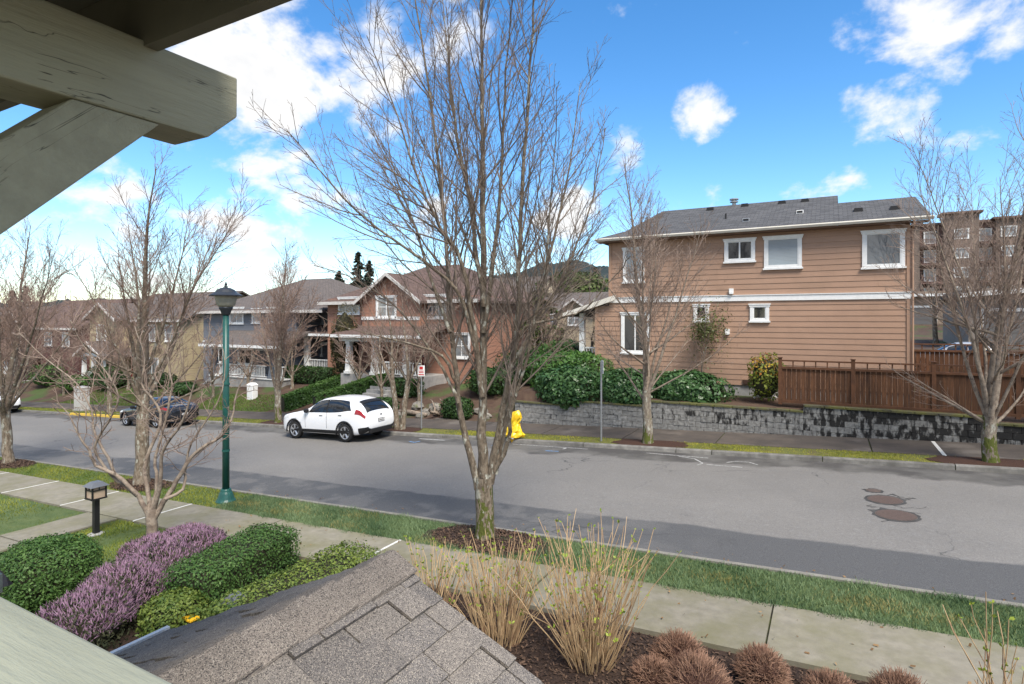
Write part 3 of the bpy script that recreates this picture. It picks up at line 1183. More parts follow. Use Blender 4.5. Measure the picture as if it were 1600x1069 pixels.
def brown_house():
    Y = 24.2
    XL, XR = -8.42, 2.46
    YB = 32.2
    zf, ze = 1.45, 7.30
    XL2 = -9.05
    t = thing('brown_house', 'brown two-storey house with white window trim behind the block wall', 'house', (XL, Y, .95))
    wl = MB()
    wl.box(XL + .02, Y + .03, zf, XR - .02, YB, ze + .1)
    wl.box(-4.0, YB - .05, zf, XR - .3, YB + .8, ze)
    wl.box(XL2 + .02, Y + .032, zf, XL + .03, Y + 4.0, 4.62)
    wall = wl.build('wall', BROWNW, t)
    MB().box(XL2 + .03, Y + .045, .2, XR - .03, YB - .1, zf + .005).build('foundation', CONC, t)
    # lap boards
    rs = random.Random(11)
    me = unit_cube(BROWN)
    ex = .208
    z = zf
    row = 0
    band = (4.74, 4.95)
    while z < ze - .02:
        if not (band[0] - .05 < z + ex / 2 < band[1] + .02) or True:
            xl = XL if z > 4.45 else XL2
            cuts = [xl]
            x = xl + rs.uniform(.8, 3.6)
            while x < XR - .5:
                cuts.append(x)
                x += 3.66
            cuts.append(XR)
            for a, b in zip(cuts[:-1], cuts[1:]):
                zt = min(z + ex + .03, ze + .08)
                piece('lap_board', me, wall, ((a + b) / 2, Y + .010, (z + zt) / 2), (b - a - .004, .014, zt - z), (RAD(-4.2), 0, 0))
        z += ex
        row += 1
    tr = MB()
    tr.box(XL - .02, Y - .045, band[0], XR + .02, Y + .02, band[1])
    tr.box(XL - .03, Y - .07, band[1], XR + .03, Y + .02, band[1] + .03)
    tr.build('belly_band', WHITE, t)
    MB().box(XR - .10, Y - .03, zf - .02, XR + .012, Y + .10, ze).build('corner_board', BROWN, t)
    MB().box(XL - .012, Y - .03, 4.98, XL + .10, Y + .10, ze).build('corner_board', BROWN, t)
    MB().box(XL2 - .012, Y - .03, zf - .02, XL2 + .10, Y + .10, 4.55).build('corner_board', BROWN, t)
    # windows from the photograph
    for (u0, v0, u1, v1, pane, mull, bars) in ((974, 387, 1007, 441, GLASSW, (), ()), (1132, 373, 1180, 409, GLASS, (.5,), ()), (1194, 368.5, 1253, 419, GLASSB, (), ()), (1347, 359.5, 1414, 418, GLASSR, (), ()),
                                               (971, 488, 1015, 552, GLASS, (.5,), ()), (1084, 475.5, 1108, 502, GLASS, (), ()), (1172, 475, 1202, 502, GLASS, (), ())):
        x0, _ = onY(u0, v0, Y)
        x1, _ = onY(u1, v0, Y)
        um = (u0 + u1) / 2
        window(t, x0, x1, onY(um, v1, Y)[1], onY(um, v0, Y)[1], Y - .02, .115, pane, mull, bars)
    for u, v in ((1143, 455), (1137, 518)):
        x, z = onY(u, v, Y)
        o = MB().box(x - .08, Y - .12, z - .10, x + .08, Y + .01, z + .10)
        o.box(x - .06, Y - .14, z - .12, x + .06, Y - .03, z - .04)
        o.build('vent_hood', WHITE, t)
    BRV = M('dark_brown_vent', (.09, .05, .035), rough=.7)
    for u, v in ((1103, 592), (1169, 597)):
        x, z = onY(u, v, Y)
        o = MB()
        o.box(x - .19, Y - .05, z - .09, x + .19, Y + .01, z + .09)
        for k in range(4):
            o.box(x - .17, Y - .062, z - .07 + k * .04, x + .17, Y - .05, z - .05 + k * .04)
        o.build('foundation_vent', BRV, t)
    # roof: high part with hipped left end, lower part at the right
    zE = 7.52
    oh = .42
    yE = Y - oh
    yR, zR = 28.2, 9.28
    xS = onY(1309, 306, yR)[0]
    xh = -7.1
    yL2, zL2 = 26.75, zE + (26.75 - yE) * (zR - zE) / (yR - yE)
    r = MB()
    roof_slab(r, [(XL - oh, yE, zE), (xS, yE, zE), (xS, yR, zR), (xh, yR, zR), (XL + .55, yE + 1.0, zE + .38)])
    roof_slab(r, [(XL - oh, YB + oh, zE), (XL - oh, yE, zE), (XL + .55, yE + 1.0, zE + .38), (XL + .55, YB - .6, zE + .38)])
    roof_slab(r, [(XL + .55, YB - .6, zE + .38), (XL + .55, yE + 1.0, zE + .38), (xh, yR, zR)])
    roof_slab(r, [(xS, YB + oh, zE), (XL - oh, YB + oh, zE), (XL + .55, YB - .6, zE + .38), (xh, yR, zR), (xS, yR, zR)])
    roof_slab(r, [(xS + .003, yE, zE), (XR + .55, yE, zE), (XR + .42, yL2, zL2), (xS + .003, yL2, zL2)])
    roof_slab(r, [(XR + .55, YB + oh, zE - .75), (xS + .003, YB + oh, zE - .75), (xS + .003, yL2, zL2), (XR + .42, yL2, zL2)])
    roof = r.build('roof', ROOFB, t)
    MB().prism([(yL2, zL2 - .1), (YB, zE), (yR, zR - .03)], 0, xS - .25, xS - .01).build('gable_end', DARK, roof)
    MB().prism([(Y + .1, ze), (YB - .2, ze - .4), (yL2, zL2 - .16)], 0, XR - .2, XR - .01).build('gable_end', BROWNW, roof)
    g = MB()
    g.prism([(yE - .11, zE - .02), (yE - .12, zE - .06), (yE - .075, zE - .135), (yE + .005, zE - .135), (yE + .005, zE - .02)], 0, XL - oh - .02, XR + .62)
    g.build('gutter', GUT, roof)
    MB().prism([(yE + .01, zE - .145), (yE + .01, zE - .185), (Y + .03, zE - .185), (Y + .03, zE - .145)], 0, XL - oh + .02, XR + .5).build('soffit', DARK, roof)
    d = MB().tube([(XR + .07, yE - .05, zE - .13), (XR + .07, yE - .03, zE - .26), (XR + .07, Y - .05, zE - .42), (XR + .07, Y - .05, 1.2)], .04, 6)
    d.build('downpipe', BROWN, t)
    MB().tube([(onY(1178, 617, 23.3)[0], 23.3, 1.10), (onY(1182, 616, 23.3)[0], 23.3, 1.16), (onY(1213, 618, 23.3)[0], 23.3, 1.14)], .05, 8).build('drain_pipe', WHITE, t)
    # roof vents
    sl = (zR - zE) / (yR - yE)

    def on_roof(u, v):
        dd = ray(u, v)
        # plane z = zE + sl*(y-yE)
        tt = (zE - sl * yE - CAMZ) / (dd.z - sl * dd.y)
        return dd.x * tt, dd.y * tt, CAMZ + dd.z * tt
    RV = M('black_roof_vent', (.02, .02, .021), rough=.6)
    for u, v in ((1110, 325), (1164, 319), (1222, 314.5), (1258, 311.5), (1341, 326.5), (1398, 323.5)):
        x, y, z = on_roof(u, v + 3)
        o = MB().hexa([(x - .16, y - .15, z - .08), (x + .16, y - .15, z - .08), (x + .16, y + .2, z + .02), (x - .16, y + .2, z + .02)],
                      [(x - .13, y - .15, z + .09), (x + .13, y - .15, z + .09), (x + .12, y + .15, z + .13), (x - .12, y + .15, z + .13)])
        o.build('roof_vent', RV, roof)
    for u, v, wmat in ((1250, 332.5, WHITE), (1166, 345, STEEL)):
        x, y, z = on_roof(u, v)
        ob = MB().hexa([(x - .13, y - .12, z - .08), (x + .13, y - .12, z - .08), (x + .13, y + .16, z + .03), (x - .13, y + .16, z + .03)],
                       [(x - .12, y - .1, z + .09), (x + .12, y - .1, z + .09), (x + .12, y + .12, z + .11), (x - .12, y + .12, z + .11)]).build('roof_vent', wmat, roof)
        MB().box(x - .10, y - .125, z - .02, x + .10, y - .10, z + .06).build('opening', RV, ob)
    x, y, z = on_roof(1134, 342)
    MB().tube([(x, y, z - .1), (x, y, z + .22)], .035, 8).build('vent_pipe', RV, roof)
    x, y, z = on_roof(1146, 321)
    MB().lathe([(.09, -.2), (.09, .16), (.18, .17), (.18, .21), (.09, .22), (.09, .27), (.2, .28), (.2, .33), (.05, .36)], 12, (x, y + .2, z)).build('flue', STEEL, roof)
    # porch at the left end
    XP = -10.1
    p = MB()
    roof_slab(p, [(XP - .4, Y - .16, 4.28), (XL + .2, Y - .16, 5.04), (XL + .2, Y + 5.0, 5.04), (XP - .4, Y + 5.0, 4.28)], .14)
    pr = p.build('porch_roof', ROOFB, t)
    o = MB()
    o.hexa([(XP - .42, Y - .25, 4.08), (XL + .36, Y - .25, 4.86), (XL + .36, Y - .165, 4.86), (XP - .42, Y - .165, 4.08)],
           [(XP - .42, Y - .25, 4.30), (XL + .36, Y - .25, 5.08), (XL + .36, Y - .165, 5.08), (XP - .42, Y - .165, 4.30)])
    o.build('barge_board', GUT, pr)
    MB().box(XP - .1, Y + .3, .6, XL2, Y + 5.3, 1.9).build('porch_floor', CONC, t)
    for xx, yy in ((-9.83, Y + .42), (-9.83, Y + 5.0)):
        o = MB().box(xx - .11, yy - .11, 1.9, xx + .11, yy + .11, 4.30)
        o.box(xx - .15, yy - .15, 1.9, xx + .15, yy + .15, 2.15)
        o.build('porch_column', WHITE, t)
    rl = MB().box(-9.7, Y + .38, 2.72, XL2 + .0, Y + .46, 2.78)
    rl.box(-9.7, Y + .38, 2.02, XL2 + .0, Y + .46, 2.07)
    rl.build('porch_railing', WHITE, t)
    k = -9.62
    while k < XL2 - .03:
        piece('baluster', unit_cube(WHITE), t, (k, Y + .42, 2.395), (.04, .04, .66))
        k += .13


brown_house()
fence('back_fence', 'brown cedar fence with open top rail beyond the brown house corner', 2.7, 12.0, 27.0, 1.5, 3.1, [2.72, 4.9, 7.1, 9.3, 11.5], seed=4)

ROOFG = shinglemat('grey_brown_shingles', (.20, .17, .155), (.15, .13, .12))
ROOFR = shinglemat('reddish_shingles', (.20, .135, .115), (.15, .105, .09))
DOORM = M('red_door_paint', (.16, .02, .02), rough=.4)
RAILD = BLACK


def gable_roof(mb, x0, x1, y0, y1, ze, zr, axis, oh=.4):
    if axis == 'x':                                   # ridge along x
        ym = (y0 + y1) / 2
        s = (zr - ze) / (ym - y0)
        roof_slab(mb, [(x0 - oh, y0 - oh, ze - oh * s), (x1 + oh, y0 - oh, ze - oh * s), (x1 + oh, ym, zr), (x0 - oh, ym, zr)])
        roof_slab(mb, [(x1 + oh, y1 + oh, ze - oh * s), (x0 - oh, y1 + oh, ze - oh * s), (x0 - oh, ym, zr), (x1 + oh, ym, zr)])
    else:
        xm = (x0 + x1) / 2
        s = (zr - ze) / (xm - x0)
        roof_slab(mb, [(x0 - oh, y0 - oh, ze - oh * s), (xm, y0 - oh, zr), (xm, y1 + oh, zr), (x0 - oh, y1 + oh, ze - oh * s)])
        roof_slab(mb, [(xm, y0 - oh, zr), (x1 + oh, y0 - oh, ze - oh * s), (x1 + oh, y1 + oh, ze - oh * s), (xm, y1 + oh, zr)])


def hip_roof(mb, x0, x1, y0, y1, ze, zr, oh=.4, rl=None):
    ym = (y0 + y1) / 2
    h = (y1 - y0) / 2 if rl is None else (x1 - x0 - rl) / 2
    s = (zr - ze) / (ym - y0)
    a, b, c, d = (x0 - oh, y0 - oh), (x1 + oh, y0 - oh), (x1 + oh, y1 + oh), (x0 - oh, y1 + oh)
    z = ze - oh * s
    r0, r1 = (x0 + h, ym, zr), (x1 - h, ym, zr)
    roof_slab(mb, [a + (z,), b + (z,), r1, r0])
    roof_slab(mb, [c + (z,), d + (z,), r0, r1])
    roof_slab(mb, [d + (z,), a + (z,), r0])
    roof_slab(mb, [b + (z,), c + (z,), r1])


def fascia(parent, x0, x1, y, z, h=.2):
    MB().box(x0, y - .04, z - h, x1, y + .02, z).build('fascia', TRIMF, parent)


def rakes(parent, x0, x1, y, ze, zr, oh=.4, w=.2):
    xm = (x0 + x1) / 2
    s = (zr - ze) / (xm - x0)
    za = ze - oh * s
    o = MB()
    for xa in (x0 - oh, x1 + oh):
        o.hexa([(min(xa, xm), y - .05, za - w if xa < xm else zr - w), (max(xa, xm), y - .05, zr - w if xa < xm else za - w), (max(xa, xm), y, zr - w if xa < xm else za - w), (min(xa, xm), y, za - w if xa < xm else zr - w)],
               [(min(xa, xm), y - .05, za + .015 if xa < xm else zr + .015), (max(xa, xm), y - .05, zr + .015 if xa < xm else za + .015), (max(xa, xm), y, zr + .015 if xa < xm else za + .015), (min(xa, xm), y, za + .015 if xa < xm else zr + .015)])
    o.build('barge_board', TRIMF, parent)


def railing(parent, x0, x1, y, z, h=.85, mat=WHITE, axis='x'):
    o = MB()
    def bx(a0, b0, c0, a1, b1, c1):
        if axis == 'x':
            o.box(a0, b0, c0, a1, b1, c1)
        else:
            o.box(b0, a0, c0, b1, a1, c1)
    bx(x0, y - .05, z + h - .07, x1, y + .05, z + h)
    bx(x0, y - .035, z + .08, x1, y + .035, z + .14)
    n = int((x1 - x0) / .16)
    for k in range(1, n):
        xx = x0 + (x1 - x0) * k / n
        bx(xx - .025, y - .02, z + .14, xx + .025, y + .02, z + h - .07)
    return o.build('railing', mat, parent)


def column(parent, x, y, z0, z1, w=.32, tap=.62, mat=WHITE):
    o = MB()
    a, b = w / 2, w * tap / 2
    o.box(x - a - .05, y - a - .05, z0, x + a + .05, y + a + .05, z0 + .16)
    o.hexa([(x - a, y - a, z0 + .16), (x + a, y - a, z0 + .16), (x + a, y + a, z0 + .16), (x - a, y + a, z0 + .16)], [(x - b, y - b, z1 - .15), (x + b, y - b, z1 - .15), (x + b, y + b, z1 - .15), (x - b, y + b, z1 - .15)])
    o.box(x - b - .05, y - b - .05, z1 - .15, x + b + .05, y + b + .05, z1)
    return o.build('column', mat, parent)


def orange_house():
    Y = 28.0
    X0, X1 = onY(512, 500, Y)[0], -17.7
    z0 = g0((X0 + X1) / 2) + 1.1
    ze, zr = 5.35, 7.55
    wm = lapmat('orange_red_lap_siding', (.305, .158, .108), .2)
    t = thing('orange_house', 'orange-red two-storey house with white porch columns', 'house', (X0, Y, z0))
    yb = Y + 10
    MB().box(X0, Y, z0 - .8, X1, yb, ze + .05).build('wall', wm, t)
    r = MB()
    hip_roof(r, X0, X1, Y, yb, ze, zr + .25, .45, rl=2.6)
    roof = r.build('roof', ROOFR, t)
    fascia(roof, X0 - .45, X1 + .45, Y - .46, ze - .16)
    # projecting front gable
    gx0, gx1 = onY(566, 460, Y - .8)[0], onY(655, 460, Y - .8)[0]
    MB().box(gx0, Y - .8, z0 + 2.6, gx1, Y + .05, ze).build('gable_bay', wm, t)
    zg = ze + (gx1 - gx0) / 2 * .62
    MB().prism([(gx0, ze - .001), (gx1, ze - .001), ((gx0 + gx1) / 2, zg)], 1, Y - .8, Y + 3).build('gable_wall', wm, t)
    r2 = MB()
    gable_roof(r2, gx0, gx1, Y - .8, Y + 4.5, ze, zg + .12, 'y', .35)
    rr2 = r2.build('gable_roof', ROOFR, t)
    rakes(rr2, gx0, gx1, Y - 1.17, ze, zg + .12, .36)
    MB().box(gx0 - .02, Y - .85, 4.0, gx1 + .02, Y - .78, 4.2).build('belly_band', WHITE, t)
    for (u0, v0, u1, v1, yy, mull) in ((529, 464, 563, 491, Y, (.33, .67)), (588, 462, 620, 497, Y - .8, (.5,)), (663, 460, 698, 498, Y, (.33, .67)), (708, 520, 735, 560, Y, (.5,))):
        um = (u0 + u1) / 2
        window(t, onY(u0, v0, yy)[0], onY(u1, v0, yy)[0], onY(um, v1, yy)[1], onY(um, v0, yy)[1], yy, .13, GLASSW, mull, (.5,), pr=.05)
    # porch
    px0, px1 = onY(540, 560, Y - 2.2)[0], onY(660, 560, Y - 2.2)[0]
    zp = onY(600, 586, Y - 2.2)[1]
    zt = onY(600, 526, Y - 2.2)[1]
    MB().box(px0 - .1, Y - 2.5, zp - 1.5, px1 + .1, Y - .01, zp).build('porch_floor', CONC, t)
    q = MB()
    roof_slab(q, [(px0 - .5, Y - 2.9, zt + .12), (px1 + .5, Y - 2.9, zt + .12), (px1 + .5, Y - .0, zt + .75), (px0 - .5, Y - .0, zt + .75)], .14)
    pr = q.build('porch_roof', ROOFR, t)
    MB().box(px0 - .2, Y - 2.5, zt - .3, px1 + .2, Y - 2.25, zt + .02).build('porch_beam', WHITE, pr)
    MB().box(px0 - .5, Y - 2.96, zt - .06, px1 + .5, Y - 2.9, zt + .1).build('fascia', WHITE, pr)
    for u in (547, 587, 636):
        column(t, onY(u, 560, Y - 2.3)[0], Y - 2.36, zp, zt - .3, .36, .7)
    railing(t, onY(591, 560, Y - 2.36)[0], onY(632, 560, Y - 2.36)[0], Y - 2.36, zp, .8)
    railing(t, onY(641, 560, Y - 2.36)[0], px1, Y - 2.36, zp, .8)
    dx = onY(655, 560, Y)[0]
    d = MB().box(dx - .5, Y - .05, zp, dx + .5, Y + .02, zp + 2.1).build('door', DOORM, t)
    MB().box(dx + .36, Y - .09, zp + .95, dx + .42, Y - .05, zp + 1.05).build('handle', STEEL, d)
    st = MB()
    for k in range(5):
        st.box(dx - .8, Y - 2.5 - .3 * (k + 1), zp - 1.4, dx + .8, Y - 2.5 - .3 * k, zp - .17 * (k + 1))
    st.build('steps', CONC, t)
    return z0


orange_house()


def grey_house():
    Y = 28.2
    X0, X1 = -43.0, -32.6
    z0 = -.75
    ze, zr = 4.85, 7.0
    wm = lapmat('blue_grey_lap_siding', (.155, .165, .185), .2)
    t = thing('grey_house', 'blue-grey house with white porch railing and grey hipped roof', 'house', (X0, Y, z0))
    MB().box(X0, Y, z0 - .8, X1, Y + 11, ze + .05).build('wall', wm, t)
    MB().box(X1 - .02, Y + 2.2, z0 - .8, X1 + 2.6, Y + 10, ze + .04).build('side_wing', wm, t)
    r = MB()
    hip_roof(r, X0, X1 + 2.6, Y, Y + 11, ze, zr + .35, .45, rl=3.0)
    roof = r.build('roof', ROOFG, t)
    fascia(roof, X0 - .45, X1 + 3.0, Y - .46, ze - .16)
    MB().box(X0 - .02, Y - .06, 2.15, X1 + .03, Y + .02, 2.38).build('belly_band', WHITE, t)
    MB().box(X1 + .02, Y + 2.14, 2.15, X1 + 2.63, Y + 2.22, 2.38).build('belly_band', WHITE, t)
    for (u0, v0, u1, v1, m, b) in ((359, 480, 381, 506, (.5,), ()), (394, 482, 409, 505, (), (.5,)), (418, 480, 434, 505, (), (.5,))):
        um = (u0 + u1) / 2
        window(t, onY(u0, v0, Y)[0], onY(u1, v0, Y)[0], onY(um, v1, Y)[1], onY(um, v0, Y)[1], Y, .13, GLASSW, m, b, pr=.05)
    for (u0, v0, u1, v1) in ((334, 540, 350, 567), (372, 540, 395, 570)):
        um = (u0 + u1) / 2
        window(t, onY(u0, v0, Y)[0], onY(u1, v0, Y)[0], onY(um, v1, Y)[1], onY(um, v0, Y)[1], Y, .13, GLASS, (.5,), (), pr=.05)
    # front porch on a concrete base
    yp = Y - 2.2
    px0, px1 = onY(328, 580, yp)[0], onY(441, 580, yp)[0]
    zp = onY(400, 592, yp)[1]
    zt = onY(400, 541, yp)[1]
    MB().box(px0, yp, zp - 1.9, px1, Y - .01, zp).build('porch_base', CONC, t)
    MB().box(px0 - .06, yp - .06, zp, px1 + .06, Y - .02, zp + .06).build('porch_deck', WHITE, t)
    q = MB()
    roof_slab(q, [(px0 - .5, yp - .5, zt + .1), (px1 + .5, yp - .5, zt + .1), (px1 + .2, Y - .0, zt + 1.0), (px0 - .5, Y - .0, zt + 1.0)], .14)
    pr = q.build('porch_roof', ROOFG, t)
    MB().box(px0 - .5, yp - .56, zt - .1, px1 + .5, yp - .5, zt + .08).build('fascia', WHITE, pr)
    MB().box(px0, yp + .1, zt - .3, px1, yp + .3, zt).build('porch_beam', WHITE, pr)
    blue = M('blue_grey_column_paint', (.17, .19, .22), rough=.6)
    for u in (331, 422):
        column(t, onY(u, 580, yp)[0], yp + .25, zp + .06, zt - .3, .46, .5, blue)
        MB().box(onY(u, 580, yp)[0] - .3, yp, zp + .06, onY(u, 580, yp)[0] + .3, yp + .5, zp + .16).build('plinth', WHITE, t)
    railing(t, onY(334, 580, yp)[0] + .25, onY(413, 580, yp)[0], yp + .15, zp + .06, .85)
    railing(t, onY(428, 580, yp)[0], px1, yp + .15, zp + .06, .85)
    o = MB()
    for k in range(5):
        o.box(px0 - .3 - .32 * (k + 1), yp + .4, zp - 1.6, px0 - .32 * k, yp + 1.8, zp - .17 * (k + 1))
    o.build('steps', CONC, t)
    # side entry porch beside the orange house
    ys = Y + .4
    sx0, sx1 = onY(478, 575, ys)[0], onY(522, 575, ys)[0]
    zq = onY(500, 581, ys)[1]
    zt2 = onY(500, 522, ys)[1]
    MB().box(sx0 - .1, ys - .2, zq - 1.2, sx1, ys + 1.75, zq).build('porch_base', CONC, t)
    q = MB()
    roof_slab(q, [(sx0 - .4, ys - .6, zt2 + .05), (sx1 + .2, ys - .6, zt2 + .05), (sx1 + .2, ys + 1.78, zt2 + .6), (sx0 - .4, ys + 1.78, zt2 + .6)], .12)
    pr = q.build('porch_roof', ROOFR, t)
    MB().box(sx0 - .4, ys - .66, zt2 - .12, sx1 + .2, ys - .6, zt2 + .04).build('fascia', WHITE, pr)
    column(t, sx0 + .15, ys, zq, zt2 - .1, .34, .9)
    railing(t, sx0 + .35, sx1 - .1, ys, zq, .85)
    yw = Y + 2.2
    window(t, onY(485, 545, yw)[0], onY(504, 545, yw)[0], onY(495, 556, yw)[1], onY(495, 538, yw)[1], yw, .13, GLASS, (), (), pr=.05)


grey_house()


def simple_house(name, label, X0, X1, Y, z0, ze, zr, wall_c, roof_m, gable=None, wins=(), porch=None, depth=10, wallname='siding', hip=False, side_wins=()):
    wm = lapmat(wallname, wall_c, .2)
    t = thing(name, label, 'house', (X0, Y, z0))
    MB().box(X0, Y, z0 - 1, X1, Y + depth, ze + .05).build('wall', wm, t)
    r = MB()
    if hip:
        hip_roof(r, X0, X1, Y, Y + depth, ze, zr, .45, rl=(X1 - X0) * .3)
    else:
        gable_roof(r, X0, X1, Y, Y + depth, ze, zr, 'x', .45)
    roof = r.build('roof', roof_m, t)
    if not hip:
        for xa, xb in ((X0, X0 + .12), (X1 - .12, X1)):
            MB().prism([(Y, ze), (Y + depth, ze), (Y + depth / 2, zr - .12)], 0, xa, xb).build('gable_wall', wm, t)
    fascia(roof, X0 - .45, X1 + .45, Y - .46, ze - .17)
    if gable:
        a, b, pj, gze, rise = gable
        MB().box(a, Y - pj, z0 - 1, b, Y + .05, gze).build('front_bay', wm, t)
        zg = gze + (b - a) / 2 * rise
        MB().prism([(a, gze - .001), (b, gze - .001), ((a + b) / 2, zg)], 1, Y - pj, Y + 3).build('gable_wall', wm, t)
        r2 = MB()
        gable_roof(r2, a, b, Y - pj, Y + 4, gze, zg + .12, 'y', .4)
        g2 = r2.build('gable_roof', roof_m, t)
        rakes(g2, a, b, Y - pj - .42, gze, zg + .12, .41)
    for (x0, x1, a, b, yy, m, bars) in wins:
        window(t, x0, x1, a, b, yy, .12, GLASSW, m, bars, pr=.05)
    if porch:
        a, b, pd, zt, mat_c, gbl = porch
        yp = Y - pd
        zp = z0 + .35
        MB().box(a, yp, z0 - 1.2, b, Y - .01 - (gable[2] if gable and gbl == 2 else 0), zp).build('porch_base', CONC, t)
        if gbl:
            q = MB()
            zg = zt + (b - a) / 2 * .55
            gable_roof(q, a, b, yp, Y + .2, zt, zg, 'y', .35)
            pr = q.build('porch_roof', roof_m, t)
            rakes(pr, a, b, yp - .37, zt, zg, .36)
            MB().prism([(a, zt - .001), (b, zt - .001), ((a + b) / 2, zg - .14)], 1, yp, yp + .1).build('porch_gable', wm, pr)
        else:
            q = MB()
            roof_slab(q, [(a - .4, yp - .4, zt + .05), (b + .4, yp - .4, zt + .05), (b + .4, Y, zt + .8), (a - .4, Y, zt + .8)], .14)
            pr = q.build('porch_roof', roof_m, t)
            MB().box(a - .4, yp - .46, zt - .12, b + .4, yp - .4, zt + .04).build('fascia', WHITE, pr)
        MB().box(a, yp + .05, zt - .28, b, yp + .25, zt - .005).build('porch_beam', WHITE, pr)
        for x in (a + .25, (a + b) / 2, b - .25) if b - a > 3.5 else (a + .25, b - .25):
            column(t, x, yp + .2, zp, zt - .28, .32, .7)
        railing(t, a + .5, (a + b) / 2 - .2 if b - a > 3.5 else b - .5, yp + .2, zp, .8)
        dx = b - .9
        d = MB().box(dx - .45, Y - .06, zp, dx + .45, Y + .02, zp + 2.05).build('door', DOORM, t)
        MB().box(dx + .3, Y - .1, zp + .95, dx + .36, Y - .06, zp + 1.05).build('handle', STEEL, d)
    return t


Yh = 28.5
simple_house('yellow_house', 'pale yellow house with a gabled bay left of the grey house', -58.5, -46.0, Yh, -1.55, 4.2, 6.6, (.36, .295, .185), ROOFG, gable=(-58.0, -53.6, 1.2, 4.3, .5),
             wins=((-56.8, -55.2, 2.1, 3.6, Yh - 1.2, (.5,), ()), (-51.8, -50.0, 2.2, 3.6, Yh, (.5,), ()), (-48.6, -47.4, 2.2, 3.6, Yh, (), (.5,)), (-51.5, -49.5, -.9, .8, Yh, (.5,), ())),
             porch=(-56.6, -53.0, 2.6, 1.2, None, 1), wallname='pale_yellow_lap_siding')
simple_house('maroon_house', 'dark maroon house with a gabled porch left of the yellow house', -76.0, -62.5, Yh, -2.4, 3.4, 6.2, (.11, .05, .045), ROOFR, gable=(-75.2, -70.8, 1.0, 3.5, .62),
             wins=((-74.3, -73.2, 1.4, 2.9, Yh - 1.0, (), (.5,)), (-72.7, -71.6, 1.4, 2.9, Yh - 1.0, (), (.5,)), (-69.2, -67.6, 1.4, 2.8, Yh, (.5,), ()), (-65.6, -64.2, 1.4, 2.8, Yh, (.5,), ())),
             porch=(-75.6, -69.8, 3.0, .5, None, 1), wallname='maroon_lap_siding')
simple_house('tan_house', 'tan house at the far left behind bare trees', -95.0, -80.0, Yh, -3.2, 2.5, 5.6, (.34, .25, .17), ROOFG, gable=(-88.5, -83.5, 1.2, 2.6, .55),
             wins=((-87, -85.3, .6, 2.0, Yh - 1.2, (.5,), ()), (-93.5, -91.5, .6, 2.0, Yh, (.5,), ())), porch=(-93, -88.8, 2.4, -.4, None, 0), wallname='tan_lap_siding')
simple_house('taupe_house', 'taupe house farthest down the street at the left edge', -116.0, -100.0, Yh, -3.9, 1.7, 4.9, (.22, .17, .14), ROOFR,
             wins=((-106, -104, 0, 1.4, Yh, (.5,), ()),), porch=(-108, -102, 2.4, -1.1, None, 0), wallname='taupe_lap_siding')
# houses further up the hill, seen between the orange and the brown house
simple_house('cream_house', 'cream gabled house far behind the large tree', -40.5, -31.5, 62, .9, 7.2, 9.6, (.48, .40, .29), ROOFG, gable=(-38.2, -33.6, 1.0, 7.2, .6),
             wins=((-36.8, -35.0, 5.0, 6.8, 61, (.5,), ()),), wallname='cream_lap_siding')
simple_house('beige_house', 'beige house with grey roof and pointed gable far behind the laurel hedge', -29.2, -18.4, 58, .6, 4.9, 7.2, (.36, .29, .20), ROOFG, gable=(-25.4, -21.4, 1.6, 4.9, .62),
             wins=((-24.2, -22.6, 3.4, 5.0, 56.4, (.5,), (.5,)), (-28.2, -26.6, 3.0, 4.4, 58, (.5,), ())), wallname='beige_lap_siding', porch=(-29.0, -25.8, 2.0, 3.0, None, 0))


def garage_house(name, label, X0, X1, Y, zg, ze, wc, nd, pitch):
    wm = lapmat(name + '_siding', wc, .2)
    t = thing(name, label, 'house', (X0, Y, zg))
    MB().box(X0, Y, zg - 1, X1, Y + 9, ze + .3).build('wall', wm, t)
    q = MB()
    dz = pitch * (X1 - X0)
    roof_slab(q, [(X0 - .5, Y - .6, ze), (X1 + .5, Y - .6, ze + dz), (X1 + .5, Y + 9.5, ze + dz), (X0 - .5, Y + 9.5, ze)], .2)
    r = q.build('roof', ROOFG, t)
    MB().hexa([(X0 - .5, Y - .68, ze - .25), (X1 + .5, Y - .68, ze + dz - .25), (X1 + .5, Y - .61, ze + dz - .25), (X0 - .5, Y - .61, ze - .25)],
              [(X0 - .5, Y - .68, ze + .02), (X1 + .5, Y - .68, ze + dz + .02), (X1 + .5, Y - .61, ze + dz + .02), (X0 - .5, Y - .61, ze + .02)]).build('fascia', WHITE, r)
    gd = bpy.data.materials.get('grey_garage_door') or M('grey_garage_door', (.13, .125, .12), rough=.5)
    for k in range(nd):
        x = X0 + .7 + k * 4.0
        o = MB().box(x - .15, Y - .06, zg - .3, x, Y + .02, zg + 2.3)
        o.box(x + 3, Y - .06, zg - .3, x + 3.15, Y + .02, zg + 2.3)
        o.box(x - .2, Y - .07, zg + 2.3, x + 3.2, Y + .02, zg + 2.5)
        fr = o.build('garage_door', WHITE, t)
        for j in range(4):
            piece('door_panel', unit_cube(gd), fr, (x + 1.5, Y - .02, zg + .1 + j * .62), (2.98, .04, .6))


garage_house('garage_house', 'grey-brown house with garage doors right of the brown house', 7.4, 26, 44.0, 2.2, 5.6, (.24, .205, .175), 3, .078)
garage_house('garage_row', 'low tan garage row far behind the cedar fence', 2.0, 12.4, 74.0, 3.0, 6.7, (.26, .20, .15), 2, .0)


